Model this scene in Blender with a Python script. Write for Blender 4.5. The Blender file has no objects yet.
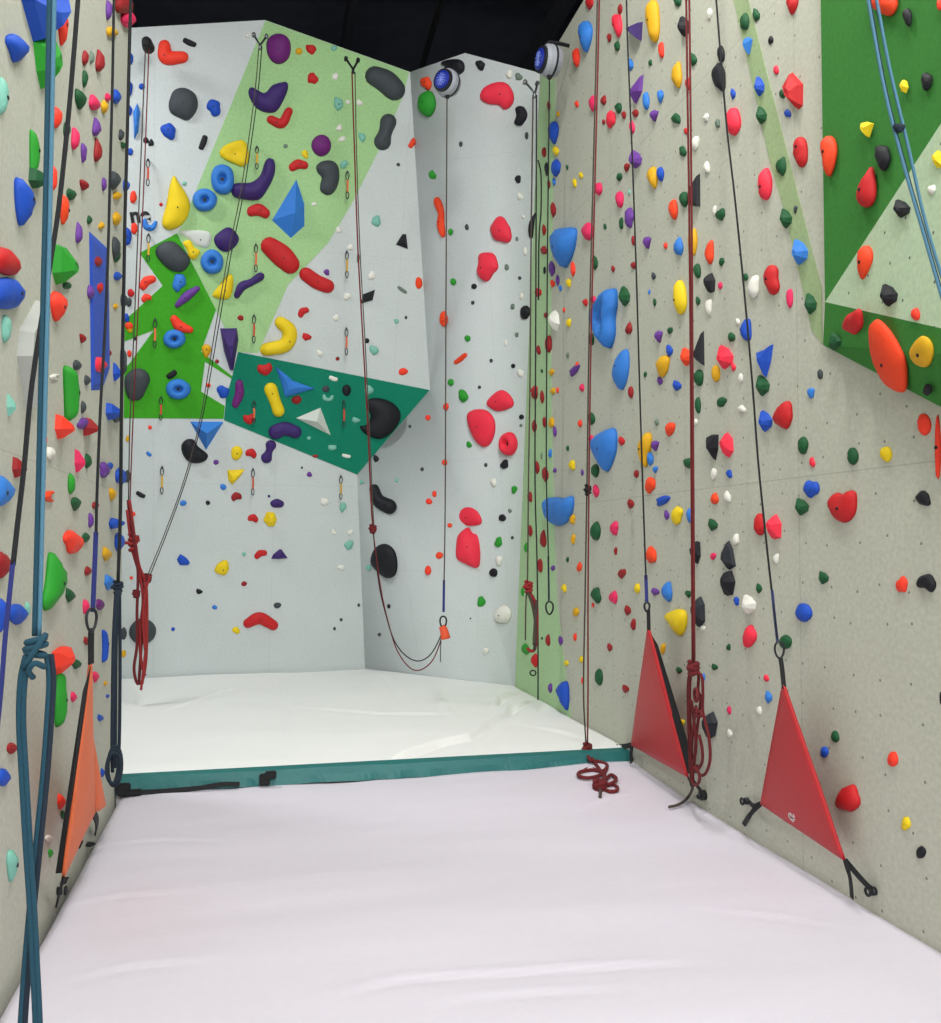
import bpy, bmesh, math, random
from mathutils import Vector, Matrix
from mathutils.geometry import tessellate_polygon, delaunay_2d_cdt
from mathutils import noise
PI = math.pi
COL = bpy.context.scene.collection
W, H = 941.0, 1023.0
F = 920.0
CAM = Vector((0, 0, 1.55))
YAW = math.atan((470.5 - 261) / F)
PITCH = math.atan((542 - 511.5) / F)
RC = Matrix.Rotation(-YAW, 3, 'Z') @ Matrix.Rotation(PI / 2 + PITCH, 3, 'X')
FWD = RC @ Vector((0, 0, -1))


def ray(u, v):
    """unit-depth ray of a photograph point, in world axes"""
    return RC @ Vector(((u - 470.5) / F, -(v - 511.5) / F, -1.0))


def at_depth(u, v, d):
    return CAM + ray(u, v) * d


def at_z(u, v, z):
    r = ray(u, v)
    return CAM + r * ((z - CAM.z) / r.z)


def at_x(u, v, x):
    r = ray(u, v)
    return CAM + r * ((x - CAM.x) / r.x)


def at_plane(u, v, p, n):
    r = ray(u, v)
    return CAM + r * ((p - CAM).dot(n) / r.dot(n))


# ------------------------------------------------------------------ materials
def lin(c):
    return tuple((x / 255 / 12.92) if x / 255 <= .04045 else ((x / 255 + .055) / 1.055) ** 2.4 for x in c) + (1,)


MATS = {}


def mat(name, rgb, rough=.55, bump=.0, scale=60, var=.0, metal=0, spec=.5):
    if name in MATS:
        return MATS[name]
    m = bpy.data.materials.new(name)
    m.use_nodes = True
    nt = m.node_tree
    b = nt.nodes['Principled BSDF']
    b.inputs['Base Color'].default_value = lin(rgb)
    b.inputs['Roughness'].default_value = rough
    b.inputs['Metallic'].default_value = metal
    b.inputs['Specular IOR Level'].default_value = spec
    tc = nt.nodes.new('ShaderNodeTexCoord')
    nz = nt.nodes.new('ShaderNodeTexNoise')
    nz.inputs['Scale'].default_value = scale
    nz.inputs['Detail'].default_value = 4
    nt.links.new(tc.outputs['Object'], nz.inputs['Vector'])
    if var > 0:
        mx = nt.nodes.new('ShaderNodeMix')
        mx.data_type = 'RGBA'
        c = lin(rgb)
        mx.inputs[6].default_value = tuple(x * (1 - var) for x in c[:3]) + (1,)
        mx.inputs[7].default_value = tuple(min(1, x * (1 + var)) for x in c[:3]) + (1,)
        nt.links.new(nz.outputs['Fac'], mx.inputs[0])
        nt.links.new(mx.outputs[2], b.inputs['Base Color'])
    if bump > 0:
        bp = nt.nodes.new('ShaderNodeBump')
        bp.inputs['Strength'].default_value = bump
        bp.inputs['Distance'].default_value = .01
        nt.links.new(nz.outputs['Fac'], bp.inputs['Height'])
        nt.links.new(bp.outputs['Normal'], b.inputs['Normal'])
    MATS[name] = m
    return m


HC = dict(re=('red', (196, 30, 34)), dr=('dark red', (150, 28, 32)), co=('coral red', (246, 62, 40)),
          co2=('red-orange', (240, 70, 30)), **{'or': ('orange', (245, 98, 30))},
          pk=('pink', (228, 44, 96)), hp=('coral pink', (242, 48, 72)), ye=('yellow', (236, 204, 24)),
          ym=('mustard yellow', (222, 168, 22)),
          gr=('green', (40, 150, 42)), dg=('dark green', (20, 82, 44)), bl=('blue', (26, 78, 186)),
          lb=('light blue', (52, 124, 210)), pu=('purple', (58, 34, 104)), vi=('violet', (106, 58, 148)),
          mg=('magenta purple', (108, 30, 112)), bk=('black', (20, 21, 28)), gy=('dark grey', (62, 68, 72)),
          wh=('white', (232, 230, 220)), mt=('pale mint', (126, 188, 170)), sg=('grey green', (108, 126, 112)),
          bk2=('charcoal', (34, 38, 44)))


def hold_mat(c):
    return mat('hold_' + HC[c][0].replace(' ', '_'), HC[c][1], rough=.62, bump=.25, scale=220, var=.08, spec=.35)


def wall_mat(name, rgb, rgb2, holes=.5, seams=.5, pitch=.19, mottled=1.0):
    """sand-textured painted plywood: fine grit, bolt holes on a jittered grid, faint sheet seams (UV in metres)"""
    m = bpy.data.materials.new(name)
    m.use_nodes = True
    nt = m.node_tree
    N = nt.nodes.new
    L = nt.links.new
    b = nt.nodes['Principled BSDF']
    b.inputs['Roughness'].default_value = .85
    b.inputs['Specular IOR Level'].default_value = .2
    uv = N('ShaderNodeUVMap')
    uv.uv_map = 'metres'
    nz = N('ShaderNodeTexNoise')
    nz.inputs['Scale'].default_value = 1.3
    nz.inputs['Detail'].default_value = 6
    nz.inputs['Roughness'].default_value = .65
    L(uv.outputs[0], nz.inputs['Vector'])
    mx = N('ShaderNodeMix')
    mx.data_type = 'RGBA'
    mx.inputs[6].default_value = lin(rgb)
    mx.inputs[7].default_value = lin(rgb2)
    L(nz.outputs['Fac'], mx.inputs[0])
    grit = N('ShaderNodeTexNoise')
    grit.inputs['Scale'].default_value = 45
    grit.inputs['Detail'].default_value = 5
    L(uv.outputs[0], grit.inputs['Vector'])
    g2 = N('ShaderNodeMapRange')
    g2.inputs[1].default_value = .3
    g2.inputs[2].default_value = .7
    g2.inputs[3].default_value = .90
    g2.inputs[4].default_value = 1.06
    L(grit.outputs['Fac'], g2.inputs[0])
    mul = N('ShaderNodeMix')
    mul.data_type = 'RGBA'
    mul.blend_type = 'MULTIPLY'
    mul.inputs[0].default_value = mottled
    L(mx.outputs[2], mul.inputs[6])
    L(g2.outputs[0], mul.inputs[7])
    # bolt holes: voronoi cells with low randomness
    vo = N('ShaderNodeTexVoronoi')
    vo.voronoi_dimensions = '2D'
    vo.inputs['Scale'].default_value = 1 / pitch
    vo.inputs['Randomness'].default_value = .45
    L(uv.outputs[0], vo.inputs['Vector'])
    lt = N('ShaderNodeMath')
    lt.operation = 'LESS_THAN'
    L(vo.outputs['Distance'], lt.inputs[0])
    lt.inputs[1].default_value = .0065 / pitch
    hs = N('ShaderNodeMath')
    hs.operation = 'MULTIPLY'
    hs.inputs[1].default_value = holes
    L(lt.outputs[0], hs.inputs[0])
    # sheet seams
    sp = N('ShaderNodeSeparateXYZ')
    L(uv.outputs[0], sp.inputs[0])

    def seam(out, period, shift):
        a = N('ShaderNodeMath'); a.operation = 'ADD'; a.inputs[1].default_value = shift
        L(out, a.inputs[0])
        d = N('ShaderNodeMath'); d.operation = 'DIVIDE'; d.inputs[1].default_value = period
        L(a.outputs[0], d.inputs[0])
        f = N('ShaderNodeMath'); f.operation = 'FRACT'
        L(d.outputs[0], f.inputs[0])
        l = N('ShaderNodeMath'); l.operation = 'LESS_THAN'; l.inputs[1].default_value = .006 / period
        L(f.outputs[0], l.inputs[0])
        return l.outputs[0]
    s1 = seam(sp.outputs[0], 1.22, .33)
    s2 = seam(sp.outputs[1], 2.44, .58)
    mxs = N('ShaderNodeMath'); mxs.operation = 'MAXIMUM'
    L(s1, mxs.inputs[0]); L(s2, mxs.inputs[1])
    ss = N('ShaderNodeMath'); ss.operation = 'MULTIPLY'; ss.inputs[1].default_value = seams
    L(mxs.outputs[0], ss.inputs[0])
    mm = N('ShaderNodeMath'); mm.operation = 'MAXIMUM'
    L(ss.outputs[0], mm.inputs[0]); L(hs.outputs[0], mm.inputs[1])
    fin = N('ShaderNodeMix')
    fin.data_type = 'RGBA'
    L(mm.outputs[0], fin.inputs[0])
    L(mul.outputs[2], fin.inputs[6])
    fin.inputs[7].default_value = lin((70, 72, 68))
    L(fin.outputs[2], b.inputs['Base Color'])
    bp = N('ShaderNodeBump')
    bp.inputs['Strength'].default_value = .15
    bp.inputs['Distance'].default_value = .004
    L(grit.outputs['Fac'], bp.inputs['Height'])
    L(bp.outputs['Normal'], b.inputs['Normal'])
    MATS[name] = m
    return m


# ------------------------------------------------------------------ object helpers
def link(name, bm, m, parent=None, smooth=False, mw=None):
    me = bpy.data.meshes.new(name)
    bm.to_mesh(me)
    bm.free()
    if m is not None:
        me.materials.append(m)
    if smooth:
        for p in me.polygons:
            p.use_smooth = True
    o = bpy.data.objects.new(name, me)
    COL.objects.link(o)
    if mw is not None:
        o.matrix_world = mw
    if parent is not None:
        o.parent = parent
        if mw is not None:
            o.matrix_parent_inverse = parent_matrix(parent).inverted()
        else:
            o.matrix_parent_inverse = parent_matrix(parent).inverted()
    return o


def parent_matrix(p):
    m = p.matrix_basis.copy()
    if p.parent:
        m = parent_matrix(p.parent) @ p.matrix_parent_inverse @ m
    return m


def tag(o, label, cat, group=None, kind=None):
    o['label'] = label
    o['category'] = cat
    if group:
        o['group'] = group
    if kind:
        o['kind'] = kind
    return o


def struct(o):
    o['kind'] = 'structure'
    return o


def thing(name, loc, label, cat, group=None):
    o = bpy.data.objects.new(name, None)
    COL.objects.link(o)
    o.empty_display_size = .1
    o.location = loc
    return tag(o, label, cat, group)


def add_box(bm, lo, hi):
    x0, y0, z0 = lo
    x1, y1, z1 = hi
    v = [bm.verts.new(p) for p in ((x0, y0, z0), (x1, y0, z0), (x1, y1, z0), (x0, y1, z0), (x0, y0, z1), (x1, y0, z1), (x1, y1, z1), (x0, y1, z1))]
    for f in ((0, 3, 2, 1), (4, 5, 6, 7), (0, 1, 5, 4), (1, 2, 6, 5), (2, 3, 7, 6), (3, 0, 4, 7)):
        bm.faces.new([v[i] for i in f])


def catmull(P, n=6):
    if len(P) < 3:
        return [Vector(p) for p in P]
    P = [Vector(p) for p in P]
    Q = [P[0] * 2 - P[1]] + P + [P[-1] * 2 - P[-2]]
    out = []
    for i in range(1, len(Q) - 2):
        for k in range(n):
            t = k / n
            a, b, c, d = Q[i - 1], Q[i], Q[i + 1], Q[i + 2]
            out.append(.5 * ((2 * b) + (c - a) * t + (2 * a - 5 * b + 4 * c - d) * t * t + (3 * b - a - 3 * c + d) * t ** 3))
    out.append(P[-1])
    return out


def add_tube(bm, pts, r, seg=7, smooth=6, closed=False):
    pts = catmull(pts, smooth) if smooth > 1 else [Vector(p) for p in pts]
    rr = r if isinstance(r, (list, tuple)) else None
    n = len(pts)
    rings = []
    up = Vector((.3, .2, .9)).normalized()
    prev = None
    for i, p in enumerate(pts):
        if i == 0:
            t = pts[1] - p
        elif i == n - 1:
            t = p - pts[i - 1]
        else:
            t = pts[i + 1] - pts[i - 1]
        if t.length < 1e-9:
            t = Vector((0, 0, 1))
        t.normalize()
        if prev is None:
            a = t.orthogonal().normalized()
        else:
            a = prev - t * prev.dot(t)
            a = a.normalized() if a.length > 1e-6 else t.orthogonal().normalized()
        prev = a
        b = t.cross(a)
        rad = r if rr is None else rr[0] + (rr[1] - rr[0]) * i / (n - 1)
        rings.append([bm.verts.new(p + (a * math.cos(2 * PI * k / seg) + b * math.sin(2 * PI * k / seg)) * rad) for k in range(seg)])
    for i in range(n - 1):
        for k in range(seg):
            bm.faces.new((rings[i][k], rings[i][(k + 1) % seg], rings[i + 1][(k + 1) % seg], rings[i + 1][k]))
    bm.faces.new(rings[0][::-1])
    bm.faces.new(rings[-1])


def tube(name, pts, r, m, parent, seg=7, smooth=6):
    bm = bmesh.new()
    add_tube(bm, pts, r, seg, smooth)
    return link(name, bm, m, parent, smooth=True)


def knot_pts(c, R, h, turns=3.5, axis=Vector((0, 0, 1))):
    a = axis.orthogonal().normalized()
    b = axis.cross(a)
    return [c + (a * math.cos(2 * PI * turns * k / 40) + b * math.sin(2 * PI * turns * k / 40)) * R * (1 + .12 * math.sin(k)) + axis * (h * (k / 40 - .5)) for k in range(41)]


def knot(c, R, h, r, m, parent, turns=3.5):
    bm = bmesh.new()
    add_tube(bm, knot_pts(c, R, h, turns), r, 7, 1)
    add_tube(bm, knot_pts(c + Vector((0, 0, h * .1)), R * .7, h * .8, 2, Vector((.7, .3, .5)).normalized()), r, 7, 1)
    return link('knot', bm, m, parent, smooth=True)


def strip(name, pts, w, th, m, parent, side=Vector((0, 1, 0)), smooth=5):
    """flat webbing along pts"""
    bm = bmesh.new()
    pts = catmull(pts, smooth)
    rings = []
    for i, p in enumerate(pts):
        t = (pts[min(i + 1, len(pts) - 1)] - pts[max(i - 1, 0)]).normalized()
        s = (side - t * side.dot(t)).normalized()
        n = t.cross(s)
        rings.append([bm.verts.new(p + s * a * w / 2 + n * b * th / 2) for a, b in ((-1, -1), (1, -1), (1, 1), (-1, 1))])
    for i in range(len(rings) - 1):
        for k in range(4):
            bm.faces.new((rings[i][k], rings[i][(k + 1) % 4], rings[i + 1][(k + 1) % 4], rings[i + 1][k]))
    bm.faces.new(rings[0][::-1])
    bm.faces.new(rings[-1])
    return link(name, bm, m, parent)


# ------------------------------------------------------------------ walls
XL, XR = -0.86, 2.54
ZR = .10            # top of the raised rear mat
YS = 6.08           # seam between the two mats
FAC = []            # (tag, points, normal)


def newell(P):
    n = Vector((0, 0, 0))
    for i, p in enumerate(P):
        q = P[(i + 1) % len(P)]
        n += Vector(((p.y - q.y) * (p.z + q.z), (p.z - q.z) * (p.x + q.x), (p.x - q.x) * (p.y + q.y)))
    return n.normalized()


def facet(tg, P):
    n = newell(P)
    c = sum(P, Vector()) / len(P)
    if n.dot(CAM - c) < 0:
        n = -n
    FAC.append((tg, P, n))


def inside(p, P, n):
    s = 0
    for i, a in enumerate(P):
        b = P[(i + 1) % len(P)]
        v1, v2 = a - p, b - p
        ang = math.atan2(n.dot(v1.cross(v2)), v1.dot(v2))
        s += ang
    return abs(s) > 3.0


def hit(u, v):
    best = None
    r = ray(u, v)
    for tg, P, n in FAC:
        dn = r.dot(n)
        if dn > -1e-6:
            continue
        t = (P[0] - CAM).dot(n) / dn
        if t < .2:
            continue
        p = CAM + r * t
        if inside(p, P, n) and (best is None or t < best[0]):
            best = (t, p, n, tg)
    if best is None:
        return None
    return best[1], best[2], best[3]


def off_wall(u, v, off):
    h = hit(u, v)
    p, n = h[0], h[1]
    r = ray(u, v)
    return p - r * (off / abs(r.dot(n)))


# back wall: a leaning left face and a faceted right face
pL = at_z(120, 678, ZR)
pK = at_z(365, 668, ZR)
r_ = ray(265, 20)
pB = CAM + r_ * ((6.5 - CAM.z) / r_.z)
nPL = (pK - pL).cross(pB - pL).normalized()
if nPL.dot(CAM - pL) < 0:
    nPL = -nPL
onPL = lambda u, v: at_plane(u, v, pL, nPL)
pA = onPL(128, 28)
pC = onPL(410, 72)
pM = onPL(430, 390)
pN = onPL(357, 475)
pE = at_x(540, 73, XR)
pR = at_x(515, 690, XR)
pD = at_depth(465, 53, (FWD.dot(pC - CAM) * .45 + FWD.dot(pE - CAM) * .55) - .12)
pA2 = pA + (pA - pB) * 1.6
pL2 = pL + (pL - pK) * .85
low = lambda p: Vector((p.x, p.y, -.3))
dn = (pN - pK)
left_face = [low(pL2), low(pK), pK, pN, pM, pC, pB, pA, pA2, pL2]
facet('back', [pL2, pK, pN, pM, pC, pB, pA, pA2])
for P in ((pC, pM, pD), (pD, pM, pE), (pM, pR, pE), (pM, pN, pR), (pN, pK, pR)):
    facet('back', list(P))
yR, yE = pR.y, pE.y
right_poly = [Vector((XR, -1.6, -.3)), Vector((XR, yR, -.3)), Vector((XR, yR, pR.z)), Vector((XR, yE, pE.z)), Vector((XR, -1.6, 5.95))]
facet('right', right_poly)
YLE = at_x(119, 790, XL).y
left_poly = [Vector((XL, -1.6, -.3)), Vector((XL, YLE, -.3)), Vector((XL, YLE, 5.95)), Vector((XL, -1.6, 5.95))]
facet('left', left_poly)


def uv_metres(o, tdir=None):
    me = o.data
    uvl = me.uv_layers.new(name='metres')
    for p in me.polygons:
        n = p.normal
        t = Vector((0, 0, 1)).cross(n)
        t = t.normalized() if t.length > .01 else Vector((1, 0, 0))
        b = n.cross(t)
        for li in p.loop_indices:
            co = me.vertices[me.loops[li].vertex_index].co
            uvl.data[li].uv = (co.dot(t), co.dot(b))


def poly_mesh(bm, P, n):
    """faces for a possibly concave polygon, facing n"""
    vs = [bm.verts.new(p) for p in P]
    for tri in tessellate_polygon([P]):
        a, b, c = (vs[i] for i in tri)
        if (b.co - a.co).cross(c.co - a.co).dot(n) < 0:
            b, c = c, b
        try:
            bm.faces.new((a, b, c))
        except ValueError:
            pass
    return vs


def slab(name, P, n, th, m, parent=None, up=0.0):
    """solid plate: outline P lifted by `up` along n, thickness th going back from there"""
    bm = bmesh.new()
    T = [p + n * up for p in P]
    B = [p + n * (up - th) for p in P]
    vt = poly_mesh(bm, T, n)
    vb = poly_mesh(bm, B, -n)
    k = len(P)
    for i in range(k):
        bm.faces.new((vt[i], vt[(i + 1) % k], vb[(i + 1) % k], vb[i]))
    bmesh.ops.recalc_face_normals(bm, faces=bm.faces)
    o = link(name, bm, m, parent)
    uv_metres(o)
    return o


M_GREY = wall_mat('paint_cool_grey', (196, 203, 201), (210, 216, 215), holes=.12, seams=.10, mottled=.5)
M_RIGHT = wall_mat('paint_warm_grey', (186, 187, 172), (198, 199, 184), holes=.65, seams=.22)
M_LEFTW = wall_mat('paint_putty_grey', (188, 189, 176), (200, 200, 188), holes=.0, seams=.15)
M_LGREEN = wall_mat('paint_pale_green', (160, 200, 140), (168, 208, 148), holes=.12, seams=.0)
M_GREEN = wall_mat('paint_bright_green', (62, 158, 34), (70, 166, 40), holes=.0, seams=.0)
M_GREEN2 = wall_mat('paint_leaf_green', (56, 122, 52), (64, 132, 58), holes=.2, seams=.0, pitch=.3)
M_TEAL = wall_mat('paint_teal_green', (14, 122, 96), (20, 130, 102), holes=.1, seams=.0)
M_STRIPE = wall_mat('paint_olive_green', (150, 172, 124), (166, 184, 142), holes=.3, seams=.0)
M_MINTW = wall_mat('paint_mint_corner', (172, 208, 156), (184, 214, 168), holes=.2, seams=.1)
M_PALEG = wall_mat('paint_grey_green', (176, 200, 166), (190, 208, 178), holes=.8, seams=.0, pitch=.16)

bm = bmesh.new()
vs = {}
def bv(p):
    k = tuple(round(x, 5) for x in p)
    if k not in vs:
        vs[k] = bm.verts.new(p)
    return vs[k]
def bface(P):
    P = [Vector(p) for p in P]
    n = newell(P)
    if n.dot(CAM - sum(P, Vector()) / len(P)) < 0:
        P = P[::-1]
    bm.faces.new([bv(p) for p in P])
bface([low(pL2), low(pK), pK, pL2])
bface([pL2, pK, pN, pM, pC, pB, pA, pA2])
vs.clear()
for P in ((pC, pM, pD), (pD, pM, pE), (pM, pR, pE), (pM, pN, pR), (pN, pK, pR), (pK, low(pK), low(pR), pR)):
    bface(P)
wall_back = struct(link('wall_back', bm, M_GREY))
uv_metres(wall_back)
for p_i in wall_back.data.polygons[2:7]:
    p_i.use_smooth = True
sm = wall_back.modifiers.new('thickness', 'SOLIDIFY')
sm.thickness = .08
sm.offset = -1
wall_right = struct(slab('wall_right', right_poly, Vector((-1, 0, 0)), .12, M_RIGHT))
wall_left = struct(slab('wall_left', left_poly, Vector((1, 0, 0)), .12, M_LEFTW))


def paint(name, px, m, parent, which, up=.003, label=None):
    """thin painted ply sheet fixed on a wall face"""
    if which == 'back':
        P = [onPL(u, v) for u, v in px]
        n = nPL
    elif which == 'right':
        P = [at_x(u, v, XR) for u, v in px]
        n = Vector((-1, 0, 0))
    else:
        P = [at_x(u, v, XL) for u, v in px]
        n = Vector((1, 0, 0))
    o = slab(name, P, n, up - .0005, m, parent, up)
    if label:
        o['label'] = label
    return o


paint('painted_panel', [(265.5, 20.5), (409, 72), (403, 96), (383, 142), (352, 203), (328, 243), (288, 285), (258, 353), (237, 352), (216, 310), (178, 234), (192, 200)],
      M_LGREEN, wall_back, 'back', label='pale green painted area on the back wall')
paint('painted_panel', [(112, 262), (139.5, 253), (162.7, 285.7), (134, 312), (112, 330), (112, 346), (131, 339), (154, 330), (129, 364), (112, 380), (112, 418), (223.7, 418.8), (224.7, 406), (201, 391.5),
                        (205, 361.7), (232, 379), (232, 376), (201, 351.5), (216, 310), (177, 233.3), (139.5, 253), (112, 260)][1:-2] ,
      M_GREEN, wall_back, 'back', label='bright green painted area on the back wall')
paint('painted_panel', [(238, 352), (429.5, 390), (357, 474.5), (224, 420), (226, 398), (232, 377)], M_TEAL, wall_back, 'back', up=.005, label='teal green panel on the back wall')
paint('painted_panel', [(541, 76), (556, 80), (553, 200), (551, 330), (553, 470), (557, 600), (572, 722), (515.5, 690), (519, 560), (527, 330)], M_MINTW, wall_right, 'right', label='mint green painted strip in the corner')
paint('painted_panel', [(727, -30), (741, -30), (822, 288), (822.5, 344), (812, 330), (797, 262), (783, 205), (771, 165), (752, 80)], M_STRIPE, wall_right, 'right', label='olive green painted stripe')


def q_ext(a, b, k):
    return a + (b - a) * k


# large folded volume on the right wall
V0 = off_wall(820, -45, .03)
V3 = off_wall(825, 302, .035)
V1 = off_wall(823, 345, .02)
V2 = q_ext(V1, off_wall(940, 406.5, .05), 1.9)
V4 = q_ext(V3, off_wall(940, 328, .16), 1.9)
V5 = q_ext(V3, off_wall(940, 125, .12), 1.9)
V0b = V0 + Vector((0, 0, .9))
V6 = Vector((V5.x, V4.y - .4, V0b.z))
pt = thing('climbing_volume', Vector((XR, V3.y, V1.z)), 'huge green faceted volume with a pale triangle, at the right edge', 'climbing volume')
def folded(name, faces, m, lab=None):
    bm = bmesh.new()
    for P in faces:
        n = newell(P)
        if n.dot(CAM - P[0]) < 0:
            P = P[::-1]
            n = -n
        facet('volume', P)
        vt = [bm.verts.new(p) for p in P]
        bm.faces.new(vt)
        vb = [bm.verts.new(Vector((XR - .0005, p.y, p.z))) for p in P]
        k = len(P)
        for i in range(k):
            bm.faces.new((vt[(i + 1) % k], vt[i], vb[i], vb[(i + 1) % k]))
        bm.faces.new(vb[::-1])
    o = link(name, bm, m, pt)
    uv_metres(o)
    if lab:
        o['label'] = lab
folded('green_panel', [[V0, V3, V5, V6, V0b]], M_GREEN2)
folded('lower_band', [[V1, V2, V4, V3]], M_GREEN2)
folded('pale_panel', [[V3, V4, V5]], M_PALEG, 'pale grey green triangle')

# ------------------------------------------------------------------ outlines
def spine_outline(S, n=10):
    P = catmull([Vector((x, y, r)) for x, y, r in S], 6) if len(S) > 2 else [Vector(S[0]).lerp(Vector(S[1]), k / 6) for k in range(7)]
    Lf, Rt = [], []
    m = len(P)
    for i, p in enumerate(P):
        t = (P[min(i + 1, m - 1)] - P[max(i - 1, 0)])
        t = Vector((t.x, t.y)).normalized()
        nn = Vector((-t.y, t.x))
        Lf.append(Vector((p.x, p.y)) + nn * p.z)
        Rt.append(Vector((p.x, p.y)) - nn * p.z)

    def cap(p, t, sgn):
        a0 = math.atan2(t.x, -t.y)
        out = []
        for k in range(1, 6):
            a = a0 - sgn * PI * k / 6
            out.append(Vector((p.x + math.cos(a) * p.z, p.y + math.sin(a) * p.z)))
        return out
    t1 = P[-1] - P[-2]
    t0 = P[1] - P[0]
    l1 = math.hypot(t1.x, t1.y)
    l0 = math.hypot(t0.x, t0.y)
    out = Lf[:]
    a0 = math.atan2((Lf[-1] - Vector((P[-1].x, P[-1].y))).y, (Lf[-1] - Vector((P[-1].x, P[-1].y))).x)
    for k in range(1, 6):
        a = a0 - PI * k / 6
        out.append(Vector((P[-1].x + math.cos(a) * P[-1].z, P[-1].y + math.sin(a) * P[-1].z)))
    out += Rt[::-1]
    q = Rt[0] - Vector((P[0].x, P[0].y))
    a0 = math.atan2(q.y, q.x)
    for k in range(1, 6):
        a = a0 - PI * k / 6
        out.append(Vector((P[0].x + math.cos(a) * P[0].z, P[0].y + math.sin(a) * P[0].z)))
    return out


def smooth_poly(P, n=3):
    k = len(P)
    out = []
    for i in range(k):
        a, b, c, d = P[i - 1], P[i], P[(i + 1) % k], P[(i + 2) % k]
        for j in range(n):
            t = j / n
            out.append(.5 * ((2 * b) + (c - a) * t + (2 * a - 5 * b + 4 * c - d) * t * t + (3 * b - a - 3 * c + d) * t ** 3))
    return out


def unit_shape(s, rnd):
    N = 22
    if s in 'orlh':
        amp = {'o': .05, 'r': .02, 'l': .13, 'h': .02}[s]
        ph = [rnd.uniform(0, 6.28) for _ in range(4)]
        return [Vector((math.cos(a), math.sin(a))) * (1 + amp * (math.sin(2 * a + ph[0]) + .7 * math.sin(3 * a + ph[1]) + .5 * math.sin(5 * a + ph[2])))
                for a in [2 * PI * k / N for k in range(N)]]
    if s in 'du':
        sg = -1 if s == 'd' else 1      # d: narrow below (image y down)
        out = []
        for k in range(N):
            a = 2 * PI * k / N
            y = math.sin(a)
            w = math.cos(a) * (1 + .55 * y * sg)
            out.append(Vector((w + .06 * math.sin(2 * a + 1), y)))
        return out
    if s in 'vt':
        sg = 1 if s == 'v' else -1
        j = [rnd.uniform(-.12, .12) for _ in range(3)]
        P = [Vector((-1, -sg * (.8 + j[0]))), Vector((-.1 + j[1], -sg)), Vector((1, -sg * .75)), Vector((.75, -sg * .2)), Vector((.15 + j[2], sg)), Vector((-.1 + j[2], sg)), Vector((-.8, -sg * .1))]
        return P
    if s == 'k':
        n = 6
        o = rnd.uniform(0, 1)
        return [Vector((math.cos(a), math.sin(a))) * rnd.uniform(.82, 1.1) for a in [2 * PI * (k + o) / n for k in range(n)]]
    if s == 'w':      # half-lens wedge, pointed at both ends
        return [Vector((-.6, -1)), Vector((.3, -.7)), Vector((.95, -.1)), Vector((.8, .5)), Vector((-.2, 1)), Vector((-.75, .2))]
    if s == 'c':
        return spine_outline([(-.7, -.5, .28), (-.45, .35, .42), (.35, .45, .42), (.75, -.35, .26)])
    if s == 'n':
        return spine_outline([(-.72, .10, .40), (0, -.08, .46), (.74, .12, .38)])
    if s == 'b':
        return spine_outline([(-.8, 0, .22), (0, 0.03, .26), (.8, 0, .22)])
    raise ValueError(s)


SHW = dict(o='oval', r='round', l='lumpy', h='hollow round', d='teardrop', u='pear-shaped', v='downward-pointing', t='pointed', k='faceted', w='wedge', c='crescent', n='bean-shaped', b='bar-shaped')


def area2(P):
    return .5 * sum(P[i].x * P[(i + 1) % len(P)].y - P[(i + 1) % len(P)].x * P[i].y for i in range(len(P)))


def medial(P):
    """inward normal and largest inscribed ball touching each boundary vertex"""
    k = len(P)
    if area2(P) < 0:
        P = P[::-1]
    D = []
    for i in range(k):
        t = P[(i + 1) % k] - P[i - 1]
        if t.length < 1e-9:
            t = Vector((1, 0))
        t.normalize()
        D.append(Vector((-t.y, t.x)))
    T = []
    for i in range(k):
        best = 1e9
        for j in range(k):
            if j == i:
                continue
            q = P[j] - P[i]
            dd = q.dot(D[i])
            if dd > 1e-7:
                best = min(best, q.length_squared / (2 * dd))
        T.append(best)
    for _ in range(3):
        T = [min(T[i], (T[i - 1] + 2 * T[i] + T[(i + 1) % k]) / 4 * 1.05) for i in range(k)]
    return P, D, T


def resample(P, n):
    k = len(P)
    L = [0]
    for i in range(k):
        L.append(L[-1] + (P[(i + 1) % k] - P[i]).length)
    out = []
    j = 0
    for m in range(n):
        d = L[-1] * m / n
        while L[j + 1] < d:
            j += 1
        f = (d - L[j]) / max(L[j + 1] - L[j], 1e-9)
        out.append(P[j].lerp(P[(j + 1) % k], f))
    return out


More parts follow.
